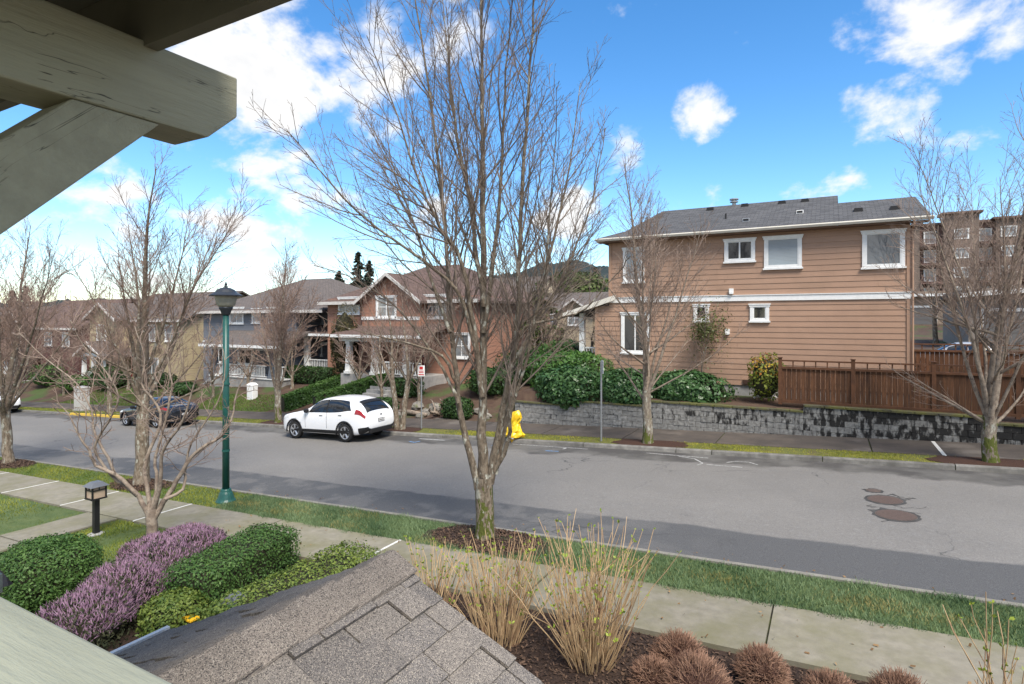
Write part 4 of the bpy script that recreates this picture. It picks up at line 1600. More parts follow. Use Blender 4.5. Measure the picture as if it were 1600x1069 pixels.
def apartments():
    # five storeys on the rise behind the brown house
    Y = 112.0
    z0 = 3.2
    t = thing('apartment_building', 'large brown apartment block on the rise behind the brown house', 'apartment building', (6, Y, z0))
    wm = lapmat('reddish_brown_panel', (.155, .092, .075), .3)
    tm = lapmat('olive_grey_panel', (.165, .125, .10), .3)
    top = 4 + (500 - 347) / 905 * 88
    MB().box(4, Y, z0 - 2, 62, Y + 16, top).build('wall', wm, t)
    MB().box(3.6, Y - .4, top, 62.4, Y + 16.4, top + .35).build('roof', ROOFR, t)
    bays = [(onY(1428, 400, Y - 1)[0], onY(1437, 400, Y - 1)[0], 0), (onY(1474, 400, Y - 1)[0], onY(1530, 400, Y - 1)[0], 1.4), (onY(1556, 400, Y - 1)[0], onY(1596, 400, Y - 1)[0], .2), (40, 48, 1.2)]
    fh = 2.95
    win_frame = WHITE
    for (a, b, up) in bays:
        MB().box(a, Y - 1.2, z0 - 2, b, Y + .05, top + up).build('bay', tm, t)
        MB().box(a - .4, Y - 1.7, top + up, b + .4, Y + 2, top + up + .3).build('bay_roof', ROOFR, t)
    for k in range(5):
        zb = top - 1.0 - fh * k
        for (a, b, up) in bays[1:]:
            n = max(1, int((b - a) / 2.6))
            for j in range(n):
                x = a + (b - a) * (j + .5) / n
                window(t, x - .95, x + .95, zb - 1.5, zb + .1, Y - 1.2, .16, GLASSW, (.5,), (), pr=.06, sill=False)
        for (a, b) in ((bays[0][1], bays[1][0]), (bays[1][1], bays[2][0]), (bays[2][1], 39.5)):
            x = (a + b) / 2
            w = MB().box(a + .5, Y - .1, zb - 2.0, b - .5, Y + .02, zb + .2).build('balcony_recess', M('dark_recess', (.03, .027, .025), rough=.8) if 'dark_recess' not in bpy.data.materials else bpy.data.materials['dark_recess'], t)  # flat near-black panel painted as the shade of a recessed balcony
            window(t, x - .9, x + .7, zb - 1.9, zb + .05, Y - .11, .14, GLASSW, (.5,), (), pr=.05, sill=False)
            MB().box(a + .1, Y - 1.5, zb - 2.35, b - .1, Y, zb - 2.15).build('balcony', wm, t)
            railing(t, a + .15, b - .15, Y - 1.42, zb - 2.15, .9, wm)


apartments()
# ------------------------------------------------------------------ balcony timber (foreground)
def paint_extra(N, L, col, mixc, noise, ramp, geo):
    return col


SAGE = M('sage_green_paint', (.40, .395, .295), (.35, .345, .255), scale=3, stretch=(1, 1, 1), rough=.6, bump=.35, bscale=55, c3=(.27, .265, .19), s3=5, lo3=.62, hi3=.78, dist=.004)


def crack_paint(name, c, axis, sc=1.0, diag=False):
    """paint over checked timber: long cracks along one axis"""
    def ex(N, L, col, mixc, noise, ramp, geo):
        mp = N.new('ShaderNodeMapping')
        s = [9 * sc, 9 * sc, 9 * sc]
        s[axis] = .9 * sc
        if diag:                              # grain follows the sloping brace
            mp.vector_type = 'TEXTURE'
            mp.inputs['Rotation'].default_value = (RAD(45), 0, 0)
            s = [1 / q for q in s]
        mp.inputs['Scale'].default_value = s
        L.new(geo.outputs['Position'], mp.inputs['Vector'])
        n = N.new('ShaderNodeTexNoise')
        n.inputs['Scale'].default_value = 1.4
        n.inputs['Detail'].default_value = 4
        n.inputs['Distortion'].default_value = .6
        L.new(mp.outputs[0], n.inputs['Vector'])
        sub = N.new('ShaderNodeMath')
        sub.operation = 'SUBTRACT'
        L.new(n.outputs[0], sub.inputs[0])
        sub.inputs[1].default_value = .55
        ab = N.new('ShaderNodeMath')
        ab.operation = 'ABSOLUTE'
        L.new(sub.outputs[0], ab.inputs[0])
        line = ramp(ab.outputs[0], .006, .001)
        gate = ramp(noise(2.3, 3, geo.outputs['Position']), .44, .52)
        g = N.new('ShaderNodeMath')
        g.operation = 'MULTIPLY'
        L.new(line, g.inputs[0])
        L.new(gate, g.inputs[1])
        return mixc(g.outputs[0], col, tuple(x * .22 for x in c))
    st = [1.0, 1.0, 1.0]
    st[axis] = 1.0 if diag else .1
    return M(name, c, tuple(x * .84 for x in c), scale=14, stretch=tuple(st), rough=.6, bump=.8, bscale=70, extra=ex, dist=.006)


BEAMM = crack_paint('sage_green_beam_paint', (.39, .375, .268), 1)
BRACEM = crack_paint('sage_green_brace_paint', (.39, .375, .268), 1, .8, True)
CAPM = crack_paint('sage_green_rail_paint', (.30, .315, .25), 0)
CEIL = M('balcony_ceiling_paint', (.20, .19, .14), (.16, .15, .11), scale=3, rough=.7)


def balcony():
    t = thing('balcony', 'sage green painted timber frame and handrail of the balcony in the foreground', 'balcony', (-1.5, .3, 2.45))
    Xb, w, h = -2.33, .24, .305
    zb, zt = 4.781, 5.086
    ye = 1.69
    # beam with a chamfered end
    MB().prism([(-2.5, zb), (ye - .14, zb), (ye, zb + .13), (ye, zt), (-2.5, zt)], 0, Xb - w, Xb).build('beam', BEAMM, t, bevel=.008)
    # knee brace
    MB().prism([(1.35, zb - .002), (1.044, zb - .002), (-.4, zb - 1.444), (-.4, zb - 1.75)], 0, Xb - w + .012, Xb - .006).build('brace', BRACEM, t, bevel=.006)
    MB().box(Xb - w - .0, -.75, 2.45, Xb - .01, -.42, zb - .002).build('post', BEAMM, t)
    # rafters over the beam
    for y0 in (1.283, .45, -.4):
        MB().box(-5.2, y0, 5.062, -.82, y0 + .055, 5.32).build('rafter', CEIL, t)
    # second beam further left, its own post outside the picture
    MB().box(-4.95, -2.5, zb + .0, -4.72, 1.3, zt - .03).build('beam', BEAMM, t)
    MB().box(-4.93, -.7, 2.45, -4.74, -.45, zb).build('post', BEAMM, t)
    # ceiling boards and roof sheathing
    b = MB()
    n = 0
    y = -2.6
    while y < 1.28:
        piece('ceiling_board', unit_cube(CEIL), t, (-3.05, y + .07, 5.335), (4.4, .136, .02))
        y += .14
    MB().box(-5.3, -2.7, 5.35, -.78, 1.5, 5.42).build('roof_deck', ROOFG, t)
    # floor and handrail
    MB().box(-5.0, -2.5, 2.38, 3.0, .40, 2.45).build('floor', CEIL, t)
    MB().box(-3.4, .26, 3.515, 2.6, .425, 3.555).build('handrail', CAPM, t, bevel=.006)
    MB().box(-3.4, .31, 2.50, 2.6, .35, 3.515).build('rail_panel', SAGE, t)


balcony()

# corner of the neighbouring entry roof at the left edge
def left_corner():
    c = atd(8, 915, 4.2)
    t = thing('entry_roof_corner', 'small pale green bracket and shingled roof corner at the left edge', 'porch roof', (c.x - .3, c.y, c.z - .45))
    d = Vector((-CY, -SY, 0))
    MB().box(c.x - .45, c.y - .35, c.z - .04, c.x + .02, c.y - .02, c.z + .10).build('bracket', CAPM, t, bevel=.006)
    MB().box(c.x - .5, c.y - .3, c.z - .5, c.x - .06, c.y - .05, c.z - .045).build('post', WHITE, t)
    MB().hexa([(c.x - .8, c.y - .5, c.z + .02), (c.x - .02, c.y - .5, c.z - .02), (c.x - .03, c.y + .06, c.z - .02), (c.x - .8, c.y + .06, c.z + .02)],
              [(c.x - .8, c.y - .5, c.z + .30), (c.x - .1, c.y - .5, c.z + .105), (c.x - .1, c.y + .0, c.z + .105), (c.x - .8, c.y + .0, c.z + .30)]).build('roof', ROOFG, t)


left_corner()

# ------------------------------------------------------------------ shingled porch roof
def grit(name, c1, c2):
    def ex(N, L, col, mixc, noise, ramp, geo):
        oi = N.new('ShaderNodeObjectInfo')
        # granule speckle in dark, mid and pale grains
        v = N.new('ShaderNodeTexVoronoi')
        v.inputs['Scale'].default_value = 330
        L.new(geo.outputs['Position'], v.inputs['Vector'])
        sp = N.new('ShaderNodeSeparateColor')
        L.new(v.outputs['Color'], sp.inputs[0])
        a = mixc(ramp(sp.outputs[0], .70, .95), col, (.36, .32, .27))
        return mixc(ramp(sp.outputs[1], .62, .9), a, (.055, .05, .05))
    return M(name, c1, c2, scale=9, rough=.95, bump=.8, bscale=320, rnd=.11, lo=.35, hi=.65, extra=ex, spec=.15, dist=.003)


GRIT = [grit('shingle_granules_grey', (.185, .168, .155), (.148, .137, .130)), grit('shingle_granules_tan', (.21, .188, .166), (.17, .153, .138))]
GRITR = grit('ridge_cap_granules', (.235, .202, .172), (.19, .165, .142))


def porch():
    Yg = 2.25
    Xa, za = -.852 * Yg, 4 - .5205 * Yg
    th = math.atan(.46)
    half = 1.8
    Y0 = .44
    t = thing('porch_gable_roof', 'grey-brown asphalt shingled gable roof in the foreground below the balcony', 'porch roof', (Xa, 1.2, 1.5))
    co, si = math.cos(th), math.sin(th)
    # deck under the shingles
    for s in (1, -1):
        o = MB()
        a = [(Xa, za - .03), (Xa + s * half, za - .03 - half * .46), (Xa + s * half, za - .11 - half * .46), (Xa, za - .11)]
        o.prism(a, 1, Y0, Yg - .012)
        o.build('roof_deck', DARK, t)
        o = MB()
        a = [(Xa, za - .035), (Xa + s * (half + .02), za - .035 - half * .46), (Xa + s * (half + .02), za - .2 - half * .46), (Xa, za - .2)]
        o.prism(a, 1, Yg - .045, Yg - .013)
        o.build('barge_board', WHITE, t)
    MB().box(Xa - half + .1, Yg - .6, g0(-2) + .1, Xa - half + .3, Yg - .4, za - half * .46 + .0).build('post', WHITE, t)
    MB().box(Xa + half - .3, Yg - .6, g0(-2) + .1, Xa + half - .1, Yg - .4, za - half * .46 + .0).build('post', WHITE, t)
    rs = random.Random(21)
    ex = .143
    ms = [unit_cube(g, .0, i) for i, g in enumerate(GRIT)]
    for s in (1, -1):
        n = int(half / co / ex) + 1
        for k in range(n):
            sd = .05 + k * ex                      # distance of the course's upper visible edge from the ridge
            y = Yg + .004
            first = True
            while y > Y0:
                w = rs.choice((.15, .19, .23, .26, .30, .33))
                if first:
                    w *= rs.uniform(.4, 1)
                    first = False
                ya = max(y - w, Y0)
                L = ex + .05
                mid = sd + ex - L / 2 + rs.uniform(-.003, .003)
                lift = .006 + rs.choice((0, .004, .009))
                cx = Xa + s * (mid * co + lift * si)
                cz = za - .03 - mid * si + lift * co + .008
                piece('shingle', ms[0 if rs.random() < .62 else 1], t, (cx, (y + ya) / 2, cz), (L, y - ya - .009, .013), (0, s * (th - .06), 0))
                y = ya
    # ridge caps: overlapping bent pieces, the street end on top
    capme = MB()
    prof = []
    wd = .15
    for j in range(-4, 5):
        a = j / 4 * wd
        prof.append((a, -abs(a) * .46 * (1 if abs(j) > 1 else .75) - .004))
    m = len(prof)
    vs = [(x, 0, z) for x, z in prof] + [(x, -.30, z - .026) for x, z in prof] + [(x, 0, z - .010) for x, z in prof] + [(x, -.30, z - .036) for x, z in prof]
    fs = []
    for j in range(m - 1):
        fs.append((j, m + j, m + j + 1, j + 1))
        fs.append((2 * m + j, 2 * m + j + 1, 3 * m + j + 1, 3 * m + j))
        fs.append((j, j + 1, 2 * m + j + 1, 2 * m + j))
        fs.append((m + j, 3 * m + j, 3 * m + j + 1, m + j + 1))
    fs += [(0, 2 * m, 3 * m, m), (m - 1, 2 * m - 1, 4 * m - 1, 3 * m - 1)]
    cme = capme.add(vs, fs).mesh('ridge_cap', GRITR)
    y = Y0 + .30
    while y < Yg + .15:
        yy = min(y, Yg + .008)
        piece('ridge_cap', cme, t, (Xa + rs.uniform(-.004, .004), yy, za + .024 + rs.uniform(0, .006)), (1, 1, 1), (0, rs.uniform(-.03, .03), rs.uniform(-.02, .02)))
        y += .16
    # gutter along the left eave
    xe, ze = Xa - half, za - .04 - half * .46
    g = MB()
    for (a, b, c, d) in ((-.12, -.105, -.09, .01), (-.12, .0, -.10, -.085), (-.005, .01, -.09, .01)):
        g.box(xe + a, Y0, ze + c, xe + b, Yg + .02, ze + d)
    g.box(xe - .13, Y0, ze + .0, xe - .10, Yg + .02, ze + .015)
    g.build('gutter', WHITE, t)


porch()

# ------------------------------------------------------------------ street lamp
def street_lamp():
    p = gpt(353, 784, .1)
    z = g0(p.x) + .10
    H = 5.48
    t = thing('street_lamp', 'dark green lamp post with black hooded lantern by the near kerb', 'street lamp', (p.x, p.y, z))
    GRN = M('dark_green_paint', (.012, .085, .070), (.010, .065, .055), scale=8, rough=.4, spec=.5)
    CAPB = M('dark_grey_lantern_metal', (.045, .050, .058), rough=.35, metallic=.3)
    LENS = M('frosted_lantern_glass', (.36, .34, .28), (.28, .27, .22), scale=6, rough=.35)
    c = (p.x, p.y, z)
    MB().lathe([(.235, -.15), (.235, .03), (.215, .06), (.20, .085), (.155, .22), (.13, .27), (.125, .30), (.11, .33)], 16, c).build('base', GRN, t, smooth=False)
    MB().lathe([(.084, .30), (.078, 2.5), (.070, 4.64)], 16, c).build('pole', GRN, t, smooth=True)
    for zz in (2.9, 1.25):
        MB().lathe([(.092, zz), (.092, zz + .05)], 16, c).build('band', GRN, t)
    ln = MB().lathe([(.09, 4.64), (.10, 4.66), (.125, 4.74), (.16, 4.80), (.165, 4.84)], 16, c).build('lantern_neck', CAPB, t, smooth=True)
    MB().lathe([(.165, 4.842), (.215, 4.90), (.245, 5.02), (.25, 5.10), (.25, 5.13)], 20, c).build('lens', LENS, t, smooth=True)
    hood = MB().lathe([(.235, 5.128), (.38, 5.105), (.385, 5.13), (.26, 5.20), (.20, 5.27), (.11, 5.315), (.03, 5.325)], 20, c).build('hood', CAPB, t)
    MB().lathe([(.045, 5.32), (.045, 5.345), (.02, 5.36), (.035, 5.40), (.02, 5.44), (.006, H)], 10, c).build('finial', CAPB, hood)


street_lamp()


def post_lantern(u, v, h, label, w=.36):
    p = gpt(u, v, .1)
    lantern_at(p.x, p.y, h, label, w)


PANE = M('frosted_amber_pane', (.55, .42, .30), (.48, .36, .26), scale=9, rough=.4)
HOODM = M('slate_grey_hood', (.14, .15, .165), rough=.45)


def lantern_at(x, y, h, label, w=.36):
    z = g0(x) + .09
    t = thing('post_lantern', label, 'garden lantern', (x, y, z), 'garden lanterns')
    b = w * .36
    MB().box(x - .05, y - .05, z - .1, x + .05, y + .05, z + h - .34).build('post', BLACK, t)
    MB().lathe([(.16, -.03), (.16, .012), (.08, .03)], 10, (x, y, z)).build('footing', CONC, t)
    o = MB().box(x - b - .02, y - b - .02, z + h - .36, x + b + .02, y + b + .02, z + h - .33)
    for sx in (-1, 1):
        for sy in (-1, 1):
            o.box(x + sx * b - .014, y + sy * b - .014, z + h - .33, x + sx * b + .014, y + sy * b + .014, z + h - .09)
    for s in (-1, 1):
        o.box(x - b, y + s * b - .011, z + h - .175, x + b, y + s * b + .011, z + h - .155)
        o.box(x + s * b - .011, y - b, z + h - .175, x + s * b + .011, y + b, z + h - .155)
        o.box(x - .008, y + s * b - .01, z + h - .16, x + .008, y + s * b + .01, z + h - .09)
        o.box(x + s * b - .01, y - .008, z + h - .16, x + s * b + .01, y + .008, z + h - .09)
    o.build('lantern_frame', BLACK, t)
    q = b - .008
    for (x0, y0, x1, y1) in ((x - q, y - q, x + q, y - q + .006), (x - q, y + q - .006, x + q, y + q), (x - q, y - q, x - q + .006, y + q), (x + q - .006, y - q, x + q, y + q)):
        MB().box(x0, y0, z + h - .33, x1, y1, z + h - .09).build('pane', PANE, t)
    r = w / 2
    MB().hexa([(x - r, y - r, z + h - .09), (x + r, y - r, z + h - .09), (x + r, y + r, z + h - .09), (x - r, y + r, z + h - .09)],
              [(x - r * .45, y - r * .45, z + h), (x + r * .45, y - r * .45, z + h), (x + r * .45, y + r * .45, z + h), (x - r * .45, y + r * .45, z + h)]).build('hood', HOODM, t)


post_lantern(150, 834, 1.12, 'black post lantern with amber panes standing in the mossy lawn')
lantern_at(-6.85, 4.95, .62, 'low post lantern with slate hood just beyond the shingled porch roof', .30)
p = gpt(295, 963, .3)
YP = M('yellow_plastic', (.75, .42, .02), rough=.4)
o = thing('yellow_marker', 'small yellow plastic plate beside the porch gutter', 'marker', (p.x, p.y, g0(p.x) + .08))
MB().box(p.x - .14, p.y - .07, g0(p.x) + .27, p.x + .14, p.y + .07, g0(p.x) + .30).build('plate', YP, o, bevel=.006)
MB().box(p.x - .02, p.y - .02, g0(p.x) + .0, p.x + .02, p.y + .02, g0(p.x) + .27).build('stake', WHITE, o)

# ------------------------------------------------------------------ signs
def street_sign(u, vb, vt, label, rz, plates):
    p = gpt(u, vb, .12)
    t = thing('street_sign', label, 'sign', (p.x, p.y, g0(p.x) + .1), 'signs on the far verge', rz)
    k = (p - Vector((0, 0, 4))).to_2d().dot(Vector((-SY, CY)))
    H = (vb - vt) / FPX * k
    MB().tube([(0, 0, -.2), (0, 0, H)], .032, 8).build('post', STEEL, t, local=True)
    red = M('red_sign_print', (.45, .03, .03), rough=.5) if 'red_sign_print' not in bpy.data.materials else bpy.data.materials['red_sign_print']
    for z0, z1, w, bands in plates:
        pl = MB().box(-w / 2, -.045, H + z0, w / 2, -.037, H + z1).build('plate', WHITE, t, local=True, bevel=.0)
        for (a, b, c, d) in bands:
            MB().box(-w / 2 + a * w, -.048, H + z0 + c * (z1 - z0), -w / 2 + b * w, -.0455, H + z0 + d * (z1 - z0)).build('print', red, pl, local=True)


street_sign(658.5, 669, 571, 'small white parking sign on a grey post beside the double-trunked tree', RAD(25), [(-.44, .02, .30, ((.25, .75, .62, .9), (.15, .85, .44, .52), (.15, .85, .30, .38), (.1, .9, .1, .2)))])
street_sign(939.5, 689, 563, 'grey sign post with a sign seen edge on before the block wall', RAD(121), [(-.45, .02, .30, ((.25, .75, .62, .9), (.15, .85, .4, .5)))])


# ------------------------------------------------------------------ hydrant under a yellow bag
def bagged_hydrant():
    p = gpt(803, 686, .1)
    z = g0(p.x) + .1
    t = thing('bagged_hydrant', 'fire hydrant wrapped in a crumpled yellow plastic bag on the verge', 'fire hydrant', (p.x, p.y, z))
    bag = M('yellow_bag_plastic', (.80, .56, .02), (.72, .42, .01), scale=6, rough=.35, spec=.5)
    rs = random.Random(4)
    k, n = 20, 13
    vs, fs = [], []
    for i in range(n):
        f = i / (n - 1)
        r = .25 + .05 * math.sin(f * 9) - .09 * max(0, f - .75) * 4 + (.07 if f < .1 else 0)
        r *= (1.05 - .25 * f)
        for j in range(k):
            an = 2 * math.pi * j / k
            q = r * (1 + .10 * math.sin(3 * an + f * 11) + .07 * math.sin(7 * an - f * 17) + rs.uniform(-.05, .05))
            vs.append((p.x + q * math.cos(an) * 1.05 + .06 * f, p.y + q * math.sin(an) * .8, z + .10 + f * .92 + rs.uniform(-.012, .012) + (.05 * math.cos(an) if f > .8 else 0)))
    for i in range(n - 1):
        for j in range(k):
            fs.append((i * k + j, i * k + (j + 1) % k, (i + 1) * k + (j + 1) % k, (i + 1) * k + j))
    fs.append(tuple((n - 1) * k + j for j in range(k)))
    MB().add(vs, fs).build('bag', bag, t, smooth=False)
    o = MB().lathe([(.17, -.1), (.17, .06), (.12, .08), (.12, .6), (.1, .75), (.03, .82)], 12, (p.x, p.y, z))
    o.build('barrel', M('orange_yellow_hydrant_paint', (.62, .33, .02), rough=.5), t)
    MB().lathe([(.05, 0), (.06, .04), (.02, .06)], 8, (p.x + .06, p.y - .22, z + .05)).build('tag', WHITE, t)


bagged_hydrant()


def cabinet(name, label, u, vb, w, d, h, mat, cat):
    p = gpt(u, vb, .12)
    z = g0(p.x) + .1
    t = thing(name, label, cat, (p.x, p.y, z))
    MB().box(p.x - w / 2 - .05, p.y - .05, z - .1, p.x + w / 2 + .05, p.y + d + .05, z + .08).build('plinth', CONC, t)
    MB().box(p.x - w / 2, p.y, z + .08, p.x + w / 2, p.y + d, z + h - .06).build('body', mat, t, bevel=.02)
    MB().hexa([(p.x - w / 2 - .03, p.y - .03, z + h - .06), (p.x + w / 2 + .03, p.y - .03, z + h - .06), (p.x + w / 2 + .03, p.y + d + .03, z + h - .06), (p.x - w / 2 - .03, p.y + d + .03, z + h - .06)],
              [(p.x - w / 2, p.y, z + h), (p.x + w / 2, p.y, z + h), (p.x + w / 2, p.y + d, z + h + .02), (p.x - w / 2, p.y + d, z + h + .02)]).build('lid', mat, t)
    dr = MB().box(p.x - w / 2 + .08, p.y - .012, z + .16, p.x + w / 2 - .08, p.y - .001, z + h - .14).build('door', mat, t)
    MB().box(p.x + w / 2 - .2, p.y - .03, z + h * .5, p.x + w / 2 - .15, p.y - .013, z + h * .62).build('handle', BLACK, dr)


PALE = M('pale_grey_enamel', (.52, .50, .46), (.46, .44, .41), scale=5, rough=.5)
cabinet('utility_cabinet', 'pale grey utility cabinet on the far verge at the left', 121, 642, .95, .5, 1.55, PALE, 'utility cabinet')
pp = gpt(265, 655, .12)


def white_box():
    x, y = pp.x - .9, 24.3
    z = G(x, y)
    t = thing('white_garden_pedestal', 'small white pedestal box on the slope behind the dark car', 'utility box', (x, y, z))
    MB().box(x - .28, y - .2, z - .2, x + .28, y + .2, z + .85).build('body', WHITE, t, bevel=.03)
    MB().hexa([(x - .3, y - .22, z + .85), (x + .3, y - .22, z + .85), (x + .3, y + .22, z + .85), (x - .3, y + .22, z + .85)], [(x - .18, y - .12, z + 1.0), (x + .18, y - .12, z + 1.0), (x + .18, y + .12, z + 1.0), (x - .18, y + .12, z + 1.0)]).build('lid', WHITE, t)


white_box()


# ------------------------------------------------------------------ cars
def crom(P, t):
    """Catmull-Rom along the first axis of an array at fractional index t"""
    n = len(P)
    i = int(min(max(math.floor(t), 0), n - 2))
    f = t - i
    p0 = P[max(i - 1, 0)]
    p1, p2 = P[i], P[i + 1]
    p3 = P[min(i + 2, n - 1)]
    return .5 * ((2 * p1) + (-p0 + p2) * f + (2 * p0 - 5 * p1 + 4 * p2 - p3) * f * f + (-p0 + 3 * p1 - 3 * p2 + p3) * f ** 3)


def car(name, label, kind, loc, rz, paint, glass, group, detail=True, dark_trim=None):
    t = thing(name, label, 'car', loc, group, rz)
    trim = dark_trim or bpy.data.materials.get('car_black_trim') or M('car_black_trim', (.015, .015, .016), rough=.5)
    tyre = bpy.data.materials.get('tyre_rubber') or M('tyre_rubber', (.018, .018, .018), rough=.85)
    alloy = bpy.data.materials.get('alloy_rim') or M('alloy_rim', (.55, .56, .58), rough=.3, metallic=.8)
    redl = bpy.data.materials.get('tail_lamp_red') or M('tail_lamp_red', (.26, .012, .014), rough=.2, spec=.7)
    clr = bpy.data.materials.get('lamp_clear') or M('lamp_clear', (.62, .62, .62), rough=.15, spec=.7)
    if kind == 'suv':
        # x, bottom, belt, top, half width, half roof width
        st = [(0.0, .50, .72, .76, .50, .40), (.10, .32, .80, .86, .74, .60), (.35, .27, .90, .96, .90, .74), (.85, .26, 1.01, 1.07, .95, .80), (1.30, .26, 1.07, 1.13, .955, .80),
              (1.62, .26, 1.10, 1.26, .955, .72), (2.10, .26, 1.11, 1.53, .955, .66), (2.55, .26, 1.12, 1.66, .955, .66), (3.05, .26, 1.13, 1.69, .955, .66), (3.55, .26, 1.16, 1.67, .955, .65),
              (4.00, .26, 1.22, 1.61, .95, .63), (4.35, .28, 1.22, 1.53, .93, .61), (4.58, .34, 1.18, 1.36, .90, .62), (4.74, .42, 1.05, 1.17, .86, .66), (4.83, .48, .95, 1.02, .80, .62), (4.87, .55, .84, .90, .70, .55)]
        wx, wr = (.98, 3.81), .365
        side = ((5.55, 7.55), (7.68, 9.35), (9.42, 10.35))
        wind, rear = (5.0, 6.6), (11.35, 13.0)
    else:
        st = [(0.0, .45, .60, .63, .50, .40), (.10, .30, .66, .71, .72, .60), (.35, .24, .75, .80, .86, .72), (.85, .22, .84, .89, .90, .76), (1.25, .22, .89, .94, .905, .76),
              (1.55, .22, .92, 1.06, .905, .68), (2.00, .22, .93, 1.33, .905, .60), (2.40, .22, .94, 1.43, .905, .58), (2.80, .22, .95, 1.45, .905, .58), (3.20, .22, .96, 1.42, .905, .57),
              (3.60, .22, .98, 1.30, .90, .58), (3.92, .24, 1.00, 1.12, .89, .66), (4.20, .27, 1.00, 1.06, .87, .70), (4.42, .34, .95, 1.0, .83, .68), (4.52, .42, .85, .90, .76, .6), (4.56, .5, .74, .79, .66, .52)]
        wx, wr = (.88, 3.56), .33
        side = ((5.5, 7.5), (7.62, 9.1), (9.2, 9.9))
        wind, rear = (5.0, 6.6), (9.7, 11.0)
    C = []
    for x, zb, be, tp, w, r in st:
        hb = be - zb
        C.append([(x, 0, zb), (x, .78 * w, zb), (x, .95 * w, zb + .06), (x, .99 * w, zb + .28 * hb), (x, w, zb + .58 * hb), (x, .985 * w, zb + .86 * hb), (x, .955 * w, be),
                  (x, .945 * w * .5 + r * .5 + .03, (be + tp) / 2 + .02), (x, r, tp - .045), (x, .72 * r, tp), (x, .36 * r, tp + .015), (x, 0, tp + .02)])
    C = np.array(C)
    ns, nc = C.shape[:2]
    L0 = st[-1][0]
    C[:, :, 0] -= L0 / 2

    def surf(s, c):
        rows = np.array([crom(C[i], c) for i in range(max(0, int(s) - 2), min(ns, int(s) + 4))])
        return crom(rows, s - max(0, int(s) - 2))

    ks, kc = 3, 3
    svals = [i / ks for i in range((ns - 1) * ks + 1)]
    cvals = [i / kc for i in range((nc - 1) * kc + 1)]
    half = [[surf(s, c) for c in cvals] for s in svals]
    vs, fs = [], []
    m = len(cvals)
    ring = 2 * m - 2
    for row in half:
        vs += [tuple(p) for p in row] + [(p[0], -p[1], p[2]) for p in row[-2:0:-1]]
    for i in range(len(svals) - 1):
        for j in range(ring):
            j2 = (j + 1) % ring
            fs.append((i * ring + j, (i + 1) * ring + j, (i + 1) * ring + j2, i * ring + j2))
    fs.append(tuple(range(ring)))
    fs.append(tuple((len(svals) - 1) * ring + j for j in range(ring - 1, -1, -1)))
    body = MB().add(vs, fs).build('body', paint, t, smooth=True, local=True)
    # wheel wells
    cut = MB()
    X = [w - L0 / 2 for w in wx]
    Wb = max(s[4] for s in st)
    for x in X:
        for s in (1, -1):
            k = 22
            pr = [(x + (wr + .07) * math.cos(2 * math.pi * j / k), wr + (wr + .07) * math.sin(2 * math.pi * j / k)) for j in range(k)]
            cut.prism(pr, 1, s * (Wb - .36), s * (Wb + .3))
    co = cut.build('wheel_well_cutter', trim, t, local=True)
    md = body.modifiers.new('wells', 'BOOLEAN')
    md.operation = 'DIFFERENCE'
    md.solver = 'EXACT'
    md.object = co
    dg = bpy.context.evaluated_depsgraph_get()
    dg.update()
    me = bpy.data.meshes.new_from_object(body.evaluated_get(dg))
    body.modifiers.clear()
    body.data = me
    me.materials.clear()
    me.materials.append(paint)
    me.polygons.foreach_set('material_index', [0] * len(me.polygons))
    bpy.data.objects.remove(co)

    def patch(nm, s0, s1, c0, c1, mat, off=.006, n=6, mm=6, sides=(1, -1), sk=0.0, parent=t, rev=0.0):
        for sd in sides:
            V, Fq = [], []
            for i in range(n + 1):
                for j in range(mm + 1):
                    fj = j / mm
                    a0 = s0 + sk * fj
                    a1 = s1 + rev * fj
                    s = a0 + (a1 - a0) * i / n
                    c = c0 + (c1 - c0) * fj
                    P = surf(s, c)
                    du = surf(min(s + .02, ns - 1), c) - surf(max(s - .02, 0), c)
                    dv = surf(s, min(c + .02, nc - 1)) - surf(s, max(c - .02, 0))
                    nr = np.cross(du, dv)
                    l = np.linalg.norm(nr)
                    nr = nr / l if l > 1e-9 else np.array([0, 0, 1.])
                    if nr[1] < 0 and c < 9:
                        nr = -nr
                    if c >= 9 and nr[2] < 0:
                        nr = -nr
                    P = P + nr * off
                    V.append((P[0], P[1] * sd, P[2]))
            for i in range(n):
                for j in range(mm):
                    a = i * (mm + 1) + j
                    q = (a, a + 1, a + mm + 2, a + mm + 1)
                    Fq.append(q if sd > 0 else q[::-1])
            MB().add(V, Fq).build(nm, mat, parent, smooth=True, local=True)

    for (a, b) in side:
        patch('side_window', a, b, 6.12, 7.72, glass, sk=.35 if a < 6 else (0 if a < 9 else -.1), rev=-.05 if a < 9 else -.55)
    # windscreen and rear window span both sides
    for nm, (a, b) in (('windscreen', wind), ('rear_window', rear)):
        for sd in (1, -1):
            patch(nm, a, b, 8.12, 11.0, glass, off=.007, sides=(sd,), n=5)
    if detail:
        patch('window_surround', side[0][0] - .12, side[-1][1] + .1, 6.0, 7.85, trim, off=.003, n=16, mm=4, sk=.45, rev=-.75)
        arch = MB()
        for x in X:
            for sd in (1, -1):
                k_ = 14
                pts_ = []
                for j_ in range(k_ + 1):
                    an = math.pi * (-.06 + 1.12 * j_ / k_)
                    pts_.append((x + (wr + .085) * math.cos(an), sd * (Wb - .012), wr + (wr + .085) * math.sin(an)))
                arch.tube(pts_, .03, 5)
                arch.build('wheel_arch_trim', trim, t, local=True, smooth=True)
                arch = MB()
        patch('tailgate_gap', 13.15, 13.2, 8.2, 11.0, trim, off=.004, n=1, mm=8)
        patch('spoiler', 10.75, 11.4, 8.2, 11.0, trim if kind == 'suv' else paint, off=.022, n=4, mm=6)
